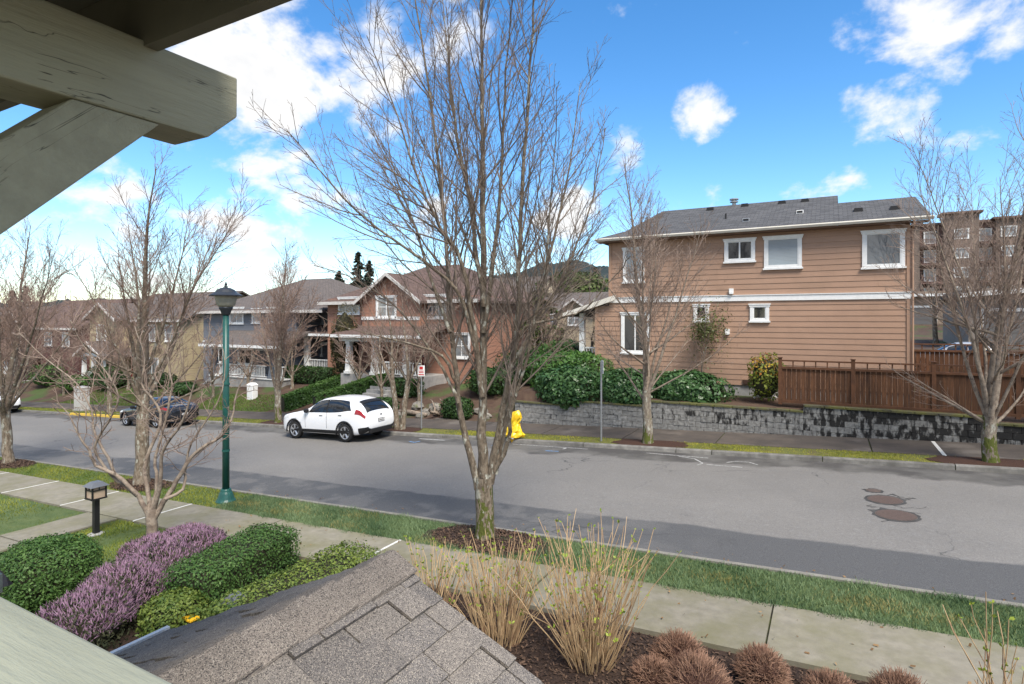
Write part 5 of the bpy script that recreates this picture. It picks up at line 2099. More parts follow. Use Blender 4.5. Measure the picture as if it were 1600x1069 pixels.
        patch('sill_trim', 3.4, 10.6, 1.9, 2.75, trim, off=.008, n=14, mm=3)
        patch('tail_lamp', 11.0, 13.6, 5.05, 6.35, redl, off=.010, n=6, mm=3, sk=.1)
        patch('head_lamp', .9, 2.6, 5.0, 6.0, clr, off=.008, n=5, mm=3)
        patch('bumper_trim', 11.6, 14.6, 1.0, 3.0, trim, off=.009, n=8, mm=4)
        patch('door_gap', 7.60, 7.63, 3.0, 6.0, trim, off=.004, n=1, mm=8)
        patch('door_gap', 5.05, 5.08, 3.0, 6.0, trim, off=.004, n=1, mm=8)
        for sd in (1, -1):
            P = surf(5.35, 6.2)
            o = MB().lathe([(.02, -.09), (.10, -.06), (.11, .04), (.05, .08)], 10, (P[0], sd * (P[1] + .10), P[2] + .05))
            o.build('wing_mirror', trim, t, local=True)
            for s_ in (7.0, 9.1):
                P = surf(s_, 5.1)
                MB().box(P[0] - .09, sd * (P[1] + .012) - .012, P[2] - .015, P[0] + .09, sd * (P[1] + .012) + .012, P[2] + .015).build('door_handle', alloy, t, local=True)
        xr = L0 / 2
        # tailgate dressing: plate, spoiler, rear bumper
        zpl = .80 if kind == 'suv' else .62
        P = surf(14.0, 9.0)
        pl = MB().box(xr - .035, -.17, zpl - .06, xr + .016, .17, zpl + .07).build('number_plate', trim, t, local=True)
        MB().box(xr + .012, -.155, zpl - .045, xr + .021, .155, zpl + .055).build('plate_face', clr, pl, local=True)
        for q_ in range(7):
            MB().box(xr + .0205, -.125 + q_ * .036, zpl - .02, xr + .0225, -.102 + q_ * .036, zpl + .025).build('plate_character', PAINTB, pl, local=True)
        bd = surf(14.0, 9.5)
        MB().box(xr - .06, -.045, zpl + .19, xr + .006, .045, zpl + .25).build('badge', alloy, t, local=True)
        MB().box(xr - .11, -.62, .34, xr + .015, .62, .52).build('rear_bumper', trim, t, local=True, bevel=.03)
    # wheels
    for x in X:
        for sd in (1, -1):
            yo = sd * (Wb - .015)
            prof = [(wr * .64, -.20), (wr * .92, -.205), (wr, -.16), (wr, -.04), (wr * .93, .0), (wr * .66, -.012)]
            lm = MB().lathe(prof, 28)
            lm.v = [(x + a, yo + sd * c, wr + b) for a, b, c in lm.v]
            lm.f = [f for f in lm.f if len(f) == 4]
            wh = lm.build('wheel', tyre, t, local=True, smooth=True)
            rim = MB()
            d = MB().lathe([(wr * .66, -.03), (wr * .60, -.06), (wr * .2, -.07), (.02, -.07)], 24)
            d.v = [(x + a, yo + sd * c, wr + b) for a, b, c in d.v]
            d.build('rim_well', trim, wh, local=True)
            for k in range(5):
                a0 = 2 * math.pi * k / 5 + .3
                for da in (-.13, .13):
                    p0 = (x + .05 * math.cos(a0), yo - sd * .035, wr + .05 * math.sin(a0))
                    p1 = (x + wr * .64 * math.cos(a0 + da), yo - sd * .022, wr + wr * .64 * math.sin(a0 + da))
                    rim.tube([p0, p1], [.03, .022], 5)
            lip = MB().lathe([(wr * .60, -.02), (wr * .67, -.008), (wr * .67, -.03), (wr * .60, -.03)], 24)
            lip.v = [(x + a, yo + sd * c, wr + b) for a, b, c in lip.v]
            rim.add(lip.v, lip.f[:-2])
            rim.build('rim', alloy, wh, local=True)
    return t


PAINTW = M('white_car_paint', (.78, .79, .80), rough=.25, spec=.5, coat=.6)
PAINTB = M('black_car_paint', (.014, .016, .022), rough=.2, spec=.5, coat=.8)
PAINTS = M('silver_car_paint', (.48, .49, .50), rough=.3, metallic=.4, coat=.5)
CGL = M('car_glass', (.012, .014, .016), rough=.04, spec=.9)
CG = 'parked cars'


def park(x, y):
    return (x, y, g0(x) + .004)


c1 = car('parked_car', 'white crossover car parked at the far kerb facing left', 'suv', park(-17.92, 17.62), 0, PAINTW, CGL, CG)
c1.rotation_euler = (0, SLOPE, RAD(-.5))
c2 = car('parked_car', 'black car parked at the far kerb behind the bare street tree', 'sedan', park(-30.6, 17.6), 0, PAINTB, CGL, CG)
c2.rotation_euler = (0, SLOPE, 0)
c3 = car('parked_car', 'white car parked at the far kerb at the left edge', 'sedan', park(-50.1, 17.6), 0, PAINTW, CGL, CG)
c3.rotation_euler = (0, SLOPE, 0)
x, _ = onY(1492, 550, 33.5)
c4 = car('parked_car', 'silver car parked beyond the cedar fence right of the brown house', 'sedan', (x, 33.5, G(x, 33.5) + .15), 0, PAINTS, CGL, CG, detail=False)
x, _ = onY(1484, 505, 96)
c5 = car('parked_car', 'small white car parked far behind the fence near the garages', 'sedan', (x, 96, G(x, 96) + .02), RAD(70), PAINTW, CGL, CG, detail=False)
# ------------------------------------------------------------------ bare trees
def bark(name, c1, c2, moss_z=None):
    ex = zmix(moss_z - .30, moss_z - .15, (.080, .092, .018), 6.0, 8) if moss_z is not None else None
    return M(name, c1, c2, scale=16, stretch=(1, 1, .4), rough=.9, bump=1.0, bscale=26, lo=.42, hi=.56, c3=(.36, .35, .29), s3=11, lo3=.56, hi3=.63, extra=ex, dist=.04)


BARK = bark('grey_lichen_bark', (.125, .095, .066), (.225, .18, .132))
LIMB = M('branch_bark', (.12, .09, .066), (.21, .165, .124), scale=11, rough=.9, lo=.42, hi=.58, c3=(.33, .32, .27), s3=7, lo3=.57, hi3=.66)
TWIG = M('red_brown_twig', (.145, .112, .088), (.21, .165, .132), scale=3, rough=.85)
TWIGF = M('tan_twig', (.20, .135, .105), (.275, .195, .155), scale=1.5, rough=.85)
PALE_LIMB = M('pale_smooth_bark', (.30, .245, .19), (.20, .155, .118), scale=8, rough=.85, lo=.42, hi=.58, bump=.5, bscale=25, c3=(.13, .10, .08), s3=9, lo3=.54, hi3=.64)
PALE_TWIG = M('pinkish_twig', (.29, .22, .175), (.21, .15, .118), scale=2, rough=.85)


def rdir(rs, d, ang):
    a = d.orthogonal().normalized()
    b = d.cross(a)
    ph = rs.uniform(0, 2 * math.pi)
    return (d * math.cos(ang) + (a * math.cos(ph) + b * math.sin(ph)) * math.sin(ang)).normalized()


def wander(rs, p, d, L, n, up, curl):
    pts = [p.copy()]
    d = d.copy()
    for i in range(n):
        d = d + Vector((rs.gauss(0, curl), rs.gauss(0, curl), rs.gauss(0, curl) + up))
        d.normalize()
        p = p + d * (L / n)
        pts.append(p.copy())
    return pts


def along(pts, s):
    f = s * (len(pts) - 1)
    i = min(int(f), len(pts) - 2)
    return pts[i].lerp(pts[i + 1], f - i), (pts[i + 1] - pts[i]).normalized()


def sprout(rs, pts, rad, lvl, P, out):
    """side shoots of one branch; P[lvl] = (per metre, angle, length factor, up, curl, segments, sides, min radius)"""
    if lvl >= len(P):
        return
    per, ang, lf, up, curl, seg, k, rmin, lmax = P[lvl]
    L = sum((b - a).length for a, b in zip(pts[:-1], pts[1:]))
    n = max(1, int(per * L * rs.uniform(.8, 1.2)))
    s0 = .3 if lvl == 0 else .12
    for j in range(n):
        s = s0 + (1 - s0) * (j + rs.random()) / n
        s = min(s, .985)
        p, d = along(pts, s)
        r0 = rad[0] + (rad[-1] - rad[0]) * s
        Lc = min(lmax, L * lf) * (1.15 - .75 * s) * rs.uniform(.55, 1.2)
        dd = rdir(rs, d, ang * rs.uniform(.7, 1.3))
        q = wander(rs, p, dd, Lc, seg, up, curl)
        ra = max(rmin, min(r0 * .55, Lc * .0085))
        rr_ = [ra + (rmin * .75 - ra) * i / seg for i in range(seg + 1)]
        out[min(lvl, len(out) - 1)].append((q, rr_, k))
        sprout(rs, q, rr_, lvl + 1, P, out)


def tubes(lst):
    o = MB()
    for p, r, k in lst:
        o.tube(p, r, k, cap=False)
    return o


def finish_tree(t, trunk, limbs, out, mb_, ml, mt):
    tr = tubes(trunk).build('trunk', mb_, t, smooth=True)
    for l in limbs:
        tubes([l]).build('limb', ml, t, smooth=True)
    if out[0]:
        tubes(out[0]).build('branches', mt, t, smooth=True, kind='stuff')
    rest = [x for o_ in out[1:] for x in o_]
    if rest:
        tubes(rest).build('twigs', mt, t, kind='stuff')


def flare(base, top, r0, r1, n=6, jit=.02, rs=None, k=12):
    pts, rad = [], []
    for i in range(n + 1):
        f = i / n
        p = base.lerp(top, f)
        if 0 < i < n:
            p = p + Vector((rs.uniform(-jit, jit), rs.uniform(-jit, jit), 0))
        pts.append(p)
        rad.append((r0 + (r1 - r0) * f) * (1 + .45 * max(0, 1 - f * 5)))
    return pts, rad, k


def main_tree():
    rs = random.Random(7)
    b = Vector((T1[0], T1[1], g0(T1[0]) + .08))
    t = thing('bare_tree', 'large multi-stemmed bare tree growing in the near verge', 'tree', b, 'street trees')
    d0 = 10.99
    trunk = [flare(b - Vector((0, 0, .1)), atd(757, 745, d0), .18, .165, 6, .015, rs)]
    S_ = [([(757, 755), (754, 680), (755, 600), (755, 393), (754, 224), (753, 60), (750, -110)], .115, 0.2),
          ([(766, 755), (776, 690), (790, 620), (805, 540), (812, 430), (815, 300), (825, 150), (835, 10), (840, -60)], .085, -.9),
          ([(772, 740), (790, 660), (812, 570), (840, 480), (865, 370), (890, 260), (905, 130)], .07, .9),
          ([(748, 765), (735, 710), (718, 640), (710, 560), (700, 430), (690, 300), (672, 150), (650, 10), (640, -50)], .08, .8),
          ([(752, 620), (740, 510), (722, 410), (690, 360), (655, 285), (622, 185), (572, 56)], .06, -.7),
          ([(750, 600), (738, 520), (712, 452), (655, 404), (560, 331), (498, 264), (450, 205)], .05, -1.2),
          ([(714, 600), (690, 556), (640, 537), (590, 525), (527, 508)], .036, -.8),
          ([(800, 570), (840, 500), (885, 420), (925, 310), (945, 200)], .045, .6),
          ([(803, 545), (823, 511), (870, 498), (913, 483), (962, 430), (985, 400)], .034, -1.0),
          ([(756, 480), (738, 350), (715, 210), (700, 95), (690, -20)], .055, 1.0),
          ([(756, 520), (772, 400), (785, 250), (792, 110), (802, -10)], .055, -.6),
          ([(716, 630), (690, 575), (645, 510), (600, 465), (540, 430), (490, 415)], .038, 1.2),
          ([(812, 555), (852, 480), (905, 405), (935, 330)], .034, 1.4),
          ([(768, 745), (795, 690), (800, 640), (822, 560), (850, 440), (862, 300), (870, 180)], .05, -1.5),
          ([(705, 520), (672, 430), (640, 330), (600, 240), (560, 170)], .04, 1.5)]
    limbs = []
    for pl, r, off in S_:
        n = len(pl)
        key = [atd(u, v, d0 + off * (i / (n - 1)) ** 1.3) for i, (u, v) in enumerate(pl)]
        pts = []
        A = np.array([tuple(k) for k in key])
        N_ = (n - 1) * 3
        for i in range(N_ + 1):
            q = crom(A, i / 3)
            pts.append(Vector(q) + Vector((rs.gauss(0, .012), rs.gauss(0, .012), 0)))
        rad = [max(.008, r * (1 - .9 * (i / N_) ** .85)) for i in range(N_ + 1)]
        limbs.append((pts, rad, 9))
    out = [[], [], []]
    P = [(3.7, RAD(31), .40, .055, .055, 8, 4, .0052, 3.0), (6.4, RAD(33), .42, .045, .08, 4, 3, .0036, 1.05), (7.6, RAD(34), .5, .04, .1, 2, 3, .0031, .38)]
    for l in limbs:
        sprout(rs, l[0], l[1], 0, P, out)
    finish_tree(t, trunk, limbs, out, bark('mossy_grey_bark', (.11, .085, .06), (.21, .17, .125), b.z + .55), LIMB_MAIN, TWIG)


LIMB_MAIN = bark('lichen_limb_bark', (.105, .080, .057), (.185, .148, .108))
main_tree()


def street_tree(base, H, label, seed, r=.14, fork=1.6, nst=8, spread=(8, 32), twig=TWIGF, limbm=LIMB, barkm=None, rm=.0075, name='bare_tree', group='street trees', dens=1.0, two=False, curl=.05, low=0, moss=None, build=True):
    rs = random.Random(seed)
    b = Vector(base)
    t = thing(name, label, 'tree', b, group)
    limbs, trunk, out = [], [], [[], [], []]
    if two:
        for s in (-1, 1):
            trunk.append(flare(b + Vector((.1 * s, 0, -.15)), b + Vector((.34 * s, .1 * s, fork)), r, r * .8, 5, .03, rs, 10))
    else:
        trunk.append(flare(b - Vector((0, 0, .15)), b + Vector((rs.uniform(-.08, .08), rs.uniform(-.08, .08), fork)), r, r * .82, 6, .025, rs, 10))
    for i in range(nst):
        src = trunk[i % len(trunk)]
        p = src[0][-1] - Vector((0, 0, rs.uniform(.05, .5) if i else 0))
        lead = i < (2 if two else 1)
        a = RAD(rs.uniform(2, 5) if lead else rs.uniform(*spread))
        ph = 2 * math.pi * (i * .382 + rs.uniform(-.05, .05))
        d = Vector((math.sin(a) * math.cos(ph), math.sin(a) * math.sin(ph), math.cos(a)))
        L = (H - fork) * (1.0 if lead else rs.uniform(.62, .95) / max(.75, math.cos(a)))
        pts = wander(rs, p, d, L, 12, .012 if lead else .02, curl)
        r0 = r * (.7 if lead else rs.uniform(.26, .46))
        rad = [max(rm * 1.2, r0 * (1 - .93 * (k / 12) ** .8)) for k in range(13)]
        limbs.append((pts, rad, 7))
    for i in range(low):
        p, _ = along(trunk[0][0], rs.uniform(.7, .98)) if i < 3 else along(limbs[0][0], rs.uniform(.02, .3))
        ph = rs.uniform(0, 6.28)
        d = Vector((math.cos(ph), math.sin(ph), rs.uniform(.35, 1.0))).normalized()
        L = H * rs.uniform(.25, .42)
        pts = wander(rs, p, d, L, 10, .02, curl)
        r0 = r * rs.uniform(.17, .28)
        limbs.append((pts, [max(rm, r0 * (1 - .9 * k / 10)) for k in range(11)], 6))
    P = [(3.6 * dens, RAD(33), .36, .05, .065, 6, 4, rm * 1.1, 2.4), (7.0 * dens, RAD(34), .45, .04, .09, 3, 3, rm * .82, 1.0), (5.6 * dens, RAD(34), .5, .03, .1, 2, 3, rm * .72, .45)]
    for l in limbs:
        sprout(rs, l[0], l[1], 0, P, out)
    bm = bark('mossy_bark', (.25, .215, .165), (.16, .13, .10), b.z + moss) if moss is not None else (barkm or BARK)
    finish_tree(t, trunk, limbs, out, bm, limbm, twig)
    return t


def fb(p):
    return (p.x, p.y, g0(p.x) + .10)


street_tree((T2.x, 9.4, g0(T2.x) + .1), 8.6, 'bare tree in the near verge at the left edge of the picture', 31, r=.17, fork=1.9, nst=9, spread=(8, 34), rm=.0054, low=4, dens=1.25)
street_tree((T3.x, 9.4, g0(T3.x) + .1), 9.0, 'bare upright tree in the near verge behind the twisted pale tree', 33, r=.19, fork=2.6, nst=9, spread=(8, 32), rm=.0050, low=4, dens=1.25)
street_tree(fb(FT['a']), 8.4, 'bare tree left of the white crossover car', 41, r=.17, fork=1.7, nst=7, spread=(6, 26), rm=.0075, moss=.5, dens=1.3)
street_tree(fb(FT['b']), 6.2, 'double-trunked bare tree right of the white crossover car', 42, r=.135, fork=2.1, nst=8, spread=(14, 42), rm=.007, two=True, curl=.08)
street_tree(fb(FT['c']), 9.4, 'pale bare tree with open branches before the brown house', 43, r=.17, fork=1.8, nst=6, spread=(8, 34), rm=.0052, twig=PALE_TWIG, moss=.6, limbm=PALE_LIMB, low=9, dens=1.05)
street_tree(fb(FT['d']), 9.2, 'bare tree with mossy trunk before the cedar fence', 44, r=.18, fork=1.25, nst=8, spread=(4, 27), rm=.0046, twig=PALE_TWIG, moss=.75, limbm=PALE_LIMB, low=10, dens=1.05)
# trees further along the street at the left
far_left = [(-38.5, 19.2, 7.8, 'bare street tree right of the pale utility cabinet'), (-50.5, 19.2, 7.2, 'bare street tree behind the white car at the left edge'),
            (-62, 19.2, 7.5, 'bare street tree far down the street at the left'), (-38, 9.4, 8.2, 'bare tree crowding in from the left edge of the picture')]
for i, (x, y, h, lab) in enumerate(far_left):
    street_tree((x, y, g0(x) + .1), h, lab, 51 + i, r=.14, fork=1.8, nst=8, spread=(10, 38), rm=.010, dens=1.0, twig=TWIGF)
street_tree((8.6, 19.3, g0(8.6) + .1), 10.0, 'bare tree whose branches reach in at the right edge', 61, r=.18, fork=1.9, nst=9, spread=(10, 46), rm=.006, dens=.9, low=2, twig=TWIG)


# the twisted pale tree in the front garden
def twisted_tree():
    rs = random.Random(17)
    bp = gpt(237, 852, .1)
    b = Vector((bp.x, bp.y, g0(bp.x) + .06))
    t = thing('twisted_tree', 'small pale twisted bare tree rising from the purple heather', 'tree', b)
    d0 = Vector((b.x, b.y)).dot(Vector((-SY, CY)))
    trunk = [flare(b - Vector((0, 0, .1)), atd(237, 795, d0), .105, .10, 5, .02, rs, 10)]
    tr = [([(236, 812), (222, 785), (209, 767), (182, 742), (150, 728), (140, 705), (128, 690), (112, 655), (90, 630)], .055, -.4),
          ([(238, 815), (255, 785), (270, 762), (291, 725), (315, 700), (345, 682), (362, 655), (372, 610), (395, 560)], .06, .3),
          ([(235, 805), (232, 770), (226, 730), (240, 690), (252, 655), (240, 625), (222, 600), (226, 560), (210, 510)], .05, .6),
          ([(239, 800), (250, 760), (252, 720), (262, 690), (285, 660), (300, 610), (318, 560), (330, 510)], .045, -.6),
          ([(236, 800), (245, 750), (243, 715), (262, 640), (268, 600), (262, 550), (275, 490)], .04, .2),
          ([(215, 775), (185, 748), (168, 715), (150, 680), (142, 640), (120, 600), (70, 560), (30, 520)], .038, .5),
          ([(258, 780), (285, 765), (290, 735), (300, 690), (340, 630), (352, 570), (340, 520)], .036, .7),
          ([(200, 760), (175, 745), (148, 700), (170, 660), (185, 620), (165, 580), (130, 540), (110, 500)], .032, -.7)]
    limbs = []
    for pl, r, off in tr:
        n = len(pl)
        A = np.array([tuple(atd(u, v, d0 + off * (i / (n - 1)))) for i, (u, v) in enumerate(pl)])
        N_ = (n - 1) * 3
        pts = [Vector(crom(A, i / 3)) + Vector((rs.gauss(0, .008), rs.gauss(0, .008), 0)) for i in range(N_ + 1)]
        limbs.append((pts, [max(.007, r * (1 - .85 * (i / N_) ** .9)) for i in range(N_ + 1)], 8))
    out = [[], [], []]
    P = [(3.4, RAD(50), .30, .07, .16, 6, 4, .008, 1.5), (7.0, RAD(46), .42, .05, .16, 3, 3, .005, .6), (8.0, RAD(45), .5, .02, .15, 2, 3, .0042, .2)]
    for l in limbs:
        sprout(rs, l[0], l[1], 0, P, out)
    finish_tree(t, trunk, limbs, out, PALE_LIMB, PALE_LIMB, PALE_TWIG)


twisted_tree()

# small garden trees before the houses across the street
def garden_tree(x, y, h, label, seed, **k):
    kw = dict(r=.1, fork=1.1, nst=9, spread=(14, 52), rm=.009, curl=.1, dens=1.25, name='garden_tree', group='small garden trees')
    kw.update(k)
    return street_tree((x, y, G(x, y)), h, label, seed, **kw)


x, _ = onY(388, 600, 25.2)
garden_tree(x, 25.2, 3.4, 'small pruned garden tree before the grey house porch', 71, twig=PALE_TWIG)
x, _ = onY(597, 600, 24.0)
garden_tree(x, 24.0, 4.6, 'spreading bare garden tree before the orange house porch', 72)
x, _ = onY(655, 610, 24.5)
garden_tree(x, 24.5, 4.8, 'bare garden tree before the red door of the orange house', 73)
x, _ = onY(560, 600, 25.0)
garden_tree(x, 25.0, 4.4, 'thin bare shrub tree at the left porch column of the orange house', 74, nst=6)
garden_tree(-61, 25.5, 5.2, 'bare garden tree between the maroon and the yellow house', 75)
garden_tree(-47.5, 25.0, 4.8, 'bare garden tree before the yellow house', 76)
for k_, (gx, gy, gh, gl) in enumerate(((-36.0, 24.3, 4.6, 'bare garden tree left of the grey house porch steps'), (-43.5, 24.5, 5.4, 'bare garden tree at the gap between the yellow and the grey house'), (-55.0, 24.0, 5.0, 'bare garden tree below the yellow house gable'),
                                      (-66.0, 24.5, 5.5, 'bare garden tree before the maroon house'), (-73.0, 24.5, 5.5, 'bare garden tree left of the maroon house porch'), (-30.2, 25.8, 4.6, 'bare garden tree beside the side porch of the grey house'))):
    garden_tree(gx, gy, gh, gl, 400 + k_, rm=.012, dens=.8, nst=9)
garden_tree(-13.2, 27.5, 5.2, 'bare garden tree between the orange house and the brown house', 77, dens=.8)
garden_tree(-9.8, 25.4, 3.6, 'leafless shrub tree beside the brown house porch', 78, dens=.7)


# ------------------------------------------------------------------ leafy shrubs
def lumps(D, seed, amp, freq=3.0):
    r = np.random.default_rng(seed)
    f = np.zeros(len(D))
    for k in range(7):
        w = r.normal(size=3) * freq * (1 + .35 * k)
        f += np.sin(D @ w + r.uniform(0, 6.28)) / (1 + .35 * k)
    return 1 + amp * f / 3


def leaf_cloud(name, C, Rr, n, size, mat, parent, e=2.2, seed=1, shell=.3, amp=.08, freq=3.0, zmin=-.9, asp=.55, up=0.2, kind='stuff', tone=0.0, jit=.9, taper=0.0):
    r = np.random.default_rng(seed)
    D = r.normal(size=(int(n * 1.4), 3))
    D /= np.linalg.norm(D, axis=1)[:, None]
    Rv = np.array(Rr)
    if e >= 3.5:                                # even cover of a box-shaped hedge
        ar = np.array([Rv[1] * Rv[2], Rv[0] * Rv[2], Rv[0] * Rv[1]])
        ax = r.choice(3, size=len(D), p=ar / ar.sum())
        D = r.uniform(-1, 1, size=D.shape) * Rv
        sg = np.where(r.uniform(0, 1, len(D)) < .5, -1.0, 1.0)
        D[np.arange(len(D)), ax] = sg * Rv[ax]
        D /= np.linalg.norm(D, axis=1)[:, None]
    f = (np.abs(D / Rv) ** e).sum(1) ** (-1 / e)
    u = r.uniform(0, 1, len(D))
    Pn = D * (f * lumps(D, seed, amp, freq) * (1 - shell * u * u + np.abs(r.normal(size=len(D))) * .045))[:, None]
    if taper:
        k_ = np.clip((Pn[:, 2] + Rv[2]) / (2 * Rv[2]), 0, 1)
        Pn[:, :2] *= (1 - taper * k_)[:, None]
    keep = Pn[:, 2] > zmin * Rv[2]
    Pn = Pn[keep][:n]
    Dn = D[keep][:n] / Rv
    Dn = np.sign(Dn) * np.abs(Dn * Rv.min()) ** (e - 1)
    Dn /= np.linalg.norm(Dn, axis=1)[:, None] + 1e-9
    n = len(Pn)
    Nn = Dn + r.normal(size=(n, 3)) * jit * .6 + np.array([0, 0, up])
    Nn /= np.linalg.norm(Nn, axis=1)[:, None]
    T = r.normal(size=(n, 3))
    T -= (T * Nn).sum(1)[:, None] * Nn
    T /= np.linalg.norm(T, axis=1)[:, None]
    B = np.cross(Nn, T)
    s = size * r.uniform(.45, 1.6, n)[:, None]
    Pw = Pn + np.array(C)
    V = np.stack([Pw - T * s * .5, Pw + B * s * asp * .5 + Nn * s * .08, Pw + T * s * .5, Pw - B * s * asp * .5 + Nn * s * .08], 1).reshape(-1, 3)
    rn = np.clip(r.uniform(0, 1, n) * .7 + .3 * lumps(Dn, seed + 5, .8, 5) - .15 + tone, 0, 1)
    V -= np.array(WL[parent])
    return link(name, np_mesh(name, V, np.arange(4 * n).reshape(-1, 4), mat, np.repeat(rn, 4)), parent, kind=kind)


CORE_SHADE = M('inner_shrub_twigs', (.022, .024, .012), (.035, .030, .018), scale=8, rough=.95)  # dark colour standing in for the shade inside the foliage


def core(C, Rr, parent, e=2.2, k=.8, mat=None):  # added solid, painted dark as the shaded inside of a shrub
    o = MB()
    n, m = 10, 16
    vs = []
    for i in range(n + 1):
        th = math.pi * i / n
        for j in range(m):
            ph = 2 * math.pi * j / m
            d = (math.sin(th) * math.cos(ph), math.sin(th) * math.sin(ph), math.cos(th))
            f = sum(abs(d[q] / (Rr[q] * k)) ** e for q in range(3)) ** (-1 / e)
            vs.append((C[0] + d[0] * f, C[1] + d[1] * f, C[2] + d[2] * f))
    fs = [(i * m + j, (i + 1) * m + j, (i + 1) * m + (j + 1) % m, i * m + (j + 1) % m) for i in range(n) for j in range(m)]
    o.add(vs, fs).build('inner_twigs', mat or CORE_SHADE, parent, smooth=True)


BOX = leafmat('boxwood_leaf', (.028, .078, .018), (.11, .20, .045))
BOXY = leafmat('yellow_green_leaf', (.045, .10, .02), (.22, .27, .05))
RHOD = leafmat('glossy_evergreen_leaf', (.022, .07, .02), (.10, .19, .065), rough=.35)
HEDG = leafmat('dark_hedge_leaf', (.014, .040, .010), (.050, .105, .022))
LAUR = leafmat('laurel_leaf', (.035, .10, .02), (.11, .21, .045), rough=.4)
CED = leafmat('conifer_spray', (.045, .075, .020), (.12, .155, .042))
THU = leafmat('bronze_conifer_spray', (.045, .045, .014), (.11, .085, .03))
FIR = leafmat('fir_needles', (.030, .042, .032), (.075, .088, .062))
NAND = leafmat('nandina_leaf', (.30, .07, .02), (.42, .36, .03), rough=.5)
NANDG = leafmat('nandina_green_leaf', (.05, .09, .015), (.22, .24, .03))
PURP = leafmat('heather_flower', (.145, .072, .125), (.40, .255, .35), rough=.7)
HEAG = leafmat('heather_green', (.030, .042, .02), (.085, .085, .04), rough=.8)


def shrub(name, label, x, y, rx, ry, h, mat, n, size, e=2.3, group=None, seed=1, z=None, cat='shrub', amp=.09, freq=3.0, **kw):
    z = G(x, y) if z is None else z
    t = thing(name, label, cat, (x, y, z), group)
    C, Rr = (x, y, z + h / 2), (rx, ry, h / 2)
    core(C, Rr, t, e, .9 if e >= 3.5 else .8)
    leaf_cloud('foliage', C, Rr, n, size, mat, t, e, seed, amp=amp, freq=freq, **kw)
    return t


GZ = .09
shrub('round_shrub', 'large rounded green shrub at the left edge beside the heather', -10.9, 4.55, .66, .66, .98, BOX, 20000, .038, e=2.6, seed=2, z=g0(-10.7) + .02, amp=.09)
hb = shrub('clipped_hedge', 'clipped boxwood hedge between the heather and the porch walk', -8.42, 6.1, .45, 1.05, .74, BOX, 22000, .036, e=9, seed=3, z=g0(-8.9) + .02, group='front garden hedges', cat='hedge', amp=.02)
hb.rotation_euler = (0, 0, RAD(13))
shrub('low_green_shrub', 'low loose green shrub at the near end of the clipped boxwood hedge', -8.05, 4.85, .40, .40, .52, BOXY, 6500, .042, e=2.4, seed=13, z=g0(-8.5) + .02, amp=.12)
shrub('clipped_hedge', 'low clipped hedge on the right of the porch walk', -6.58, 5.75, .42, 1.35, .70, BOXY, 19000, .038, e=6, seed=4, z=g0(-6.7) + .02, group='front garden hedges', cat='hedge', amp=.05)


def heather(x, y, r, h, label, seed):
    z = g0(x) + .05
    t = thing('heather_shrub', label, 'shrub', (x, y, z), 'purple heather')
    C, Rr = (x, y, z + h * .35), (r, r, h * .65)
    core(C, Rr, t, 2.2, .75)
    leaf_cloud('foliage', C, Rr, 5000, .06, HEAG, t, 2.2, seed, amp=.14, asp=.25)
    # flower spikes point up and out
    rg = np.random.default_rng(seed)
    n = 2300
    D = rg.normal(size=(n, 3))
    D[:, 2] = np.abs(D[:, 2]) + .15
    D /= np.linalg.norm(D, axis=1)[:, None]
    f = lumps(D, seed, .14)
    P = D * np.array(Rr) * (f * (1.0 - .22 * rg.uniform(0, 1, n) ** 2))[:, None] + np.array(C)
    A = D * .6 + np.array([0, 0, .7]) + rg.normal(size=(n, 3)) * .35
    A /= np.linalg.norm(A, axis=1)[:, None]
    T = np.cross(A, rg.normal(size=(n, 3)))
    T /= np.linalg.norm(T, axis=1)[:, None]
    B = np.cross(A, T)
    L = rg.uniform(.04, .12, n)[:, None]
    w = .009
    V, rn = [], rg.uniform(0, 1, n)
    a, b_, c, d = P + T * w, P - T * w * .5 + B * w, P - T * w * .5 - B * w, P + A * L
    V = np.stack([a, b_, c, d], 1).reshape(-1, 3) - np.array(WL[t])
    i = np.arange(n) * 4
    Fc = np.concatenate([np.stack([i, i + 1, i + 3], 1), np.stack([i + 1, i + 2, i + 3], 1), np.stack([i + 2, i, i + 3], 1)])
    link('flowers', np_mesh('flowers', V, Fc, PURP, np.repeat(rn, 4)), t, kind='stuff')


for k, (x, y, r, h, lab) in enumerate(((-8.85, 4.15, .58, .60, 'purple heather nearest to the porch gutter'), (-9.3, 4.85, .62, .66, 'purple heather beside the round green shrub'),
                                      (-9.65, 5.6, .64, .68, 'purple heather in the middle of the bed beside the clipped hedge'), (-9.95, 6.35, .60, .62, 'purple heather at the pavement left of the clipped hedge end'),
                                      (-10.55, 6.0, .55, .55, 'purple heather in front of the twisted tree trunk'), (-10.75, 6.7, .48, .5, 'purple heather at the pavement beside the twisted tree trunk'),
                                      (-8.75, 3.5, .45, .4, 'dark heather at the lower end of the bed'))):
    heather(x, y, r, h, lab, 80 + k)


# hydrangea canes and reddish spiraea mounds
CANE = M('straw_brown_cane', (.50, .36, .20), (.36, .235, .13), scale=6, rough=.8, c3=(.20, .10, .065), s3=2.5, lo3=.55, hi3=.68)
BUDM = leafmat('fresh_green_bud_leaf', (.16, .24, .03), (.36, .42, .06))
SPIR = M('red_brown_spiraea_twig', (.205, .112, .075), (.29, .178, .122), scale=7, rough=.85)


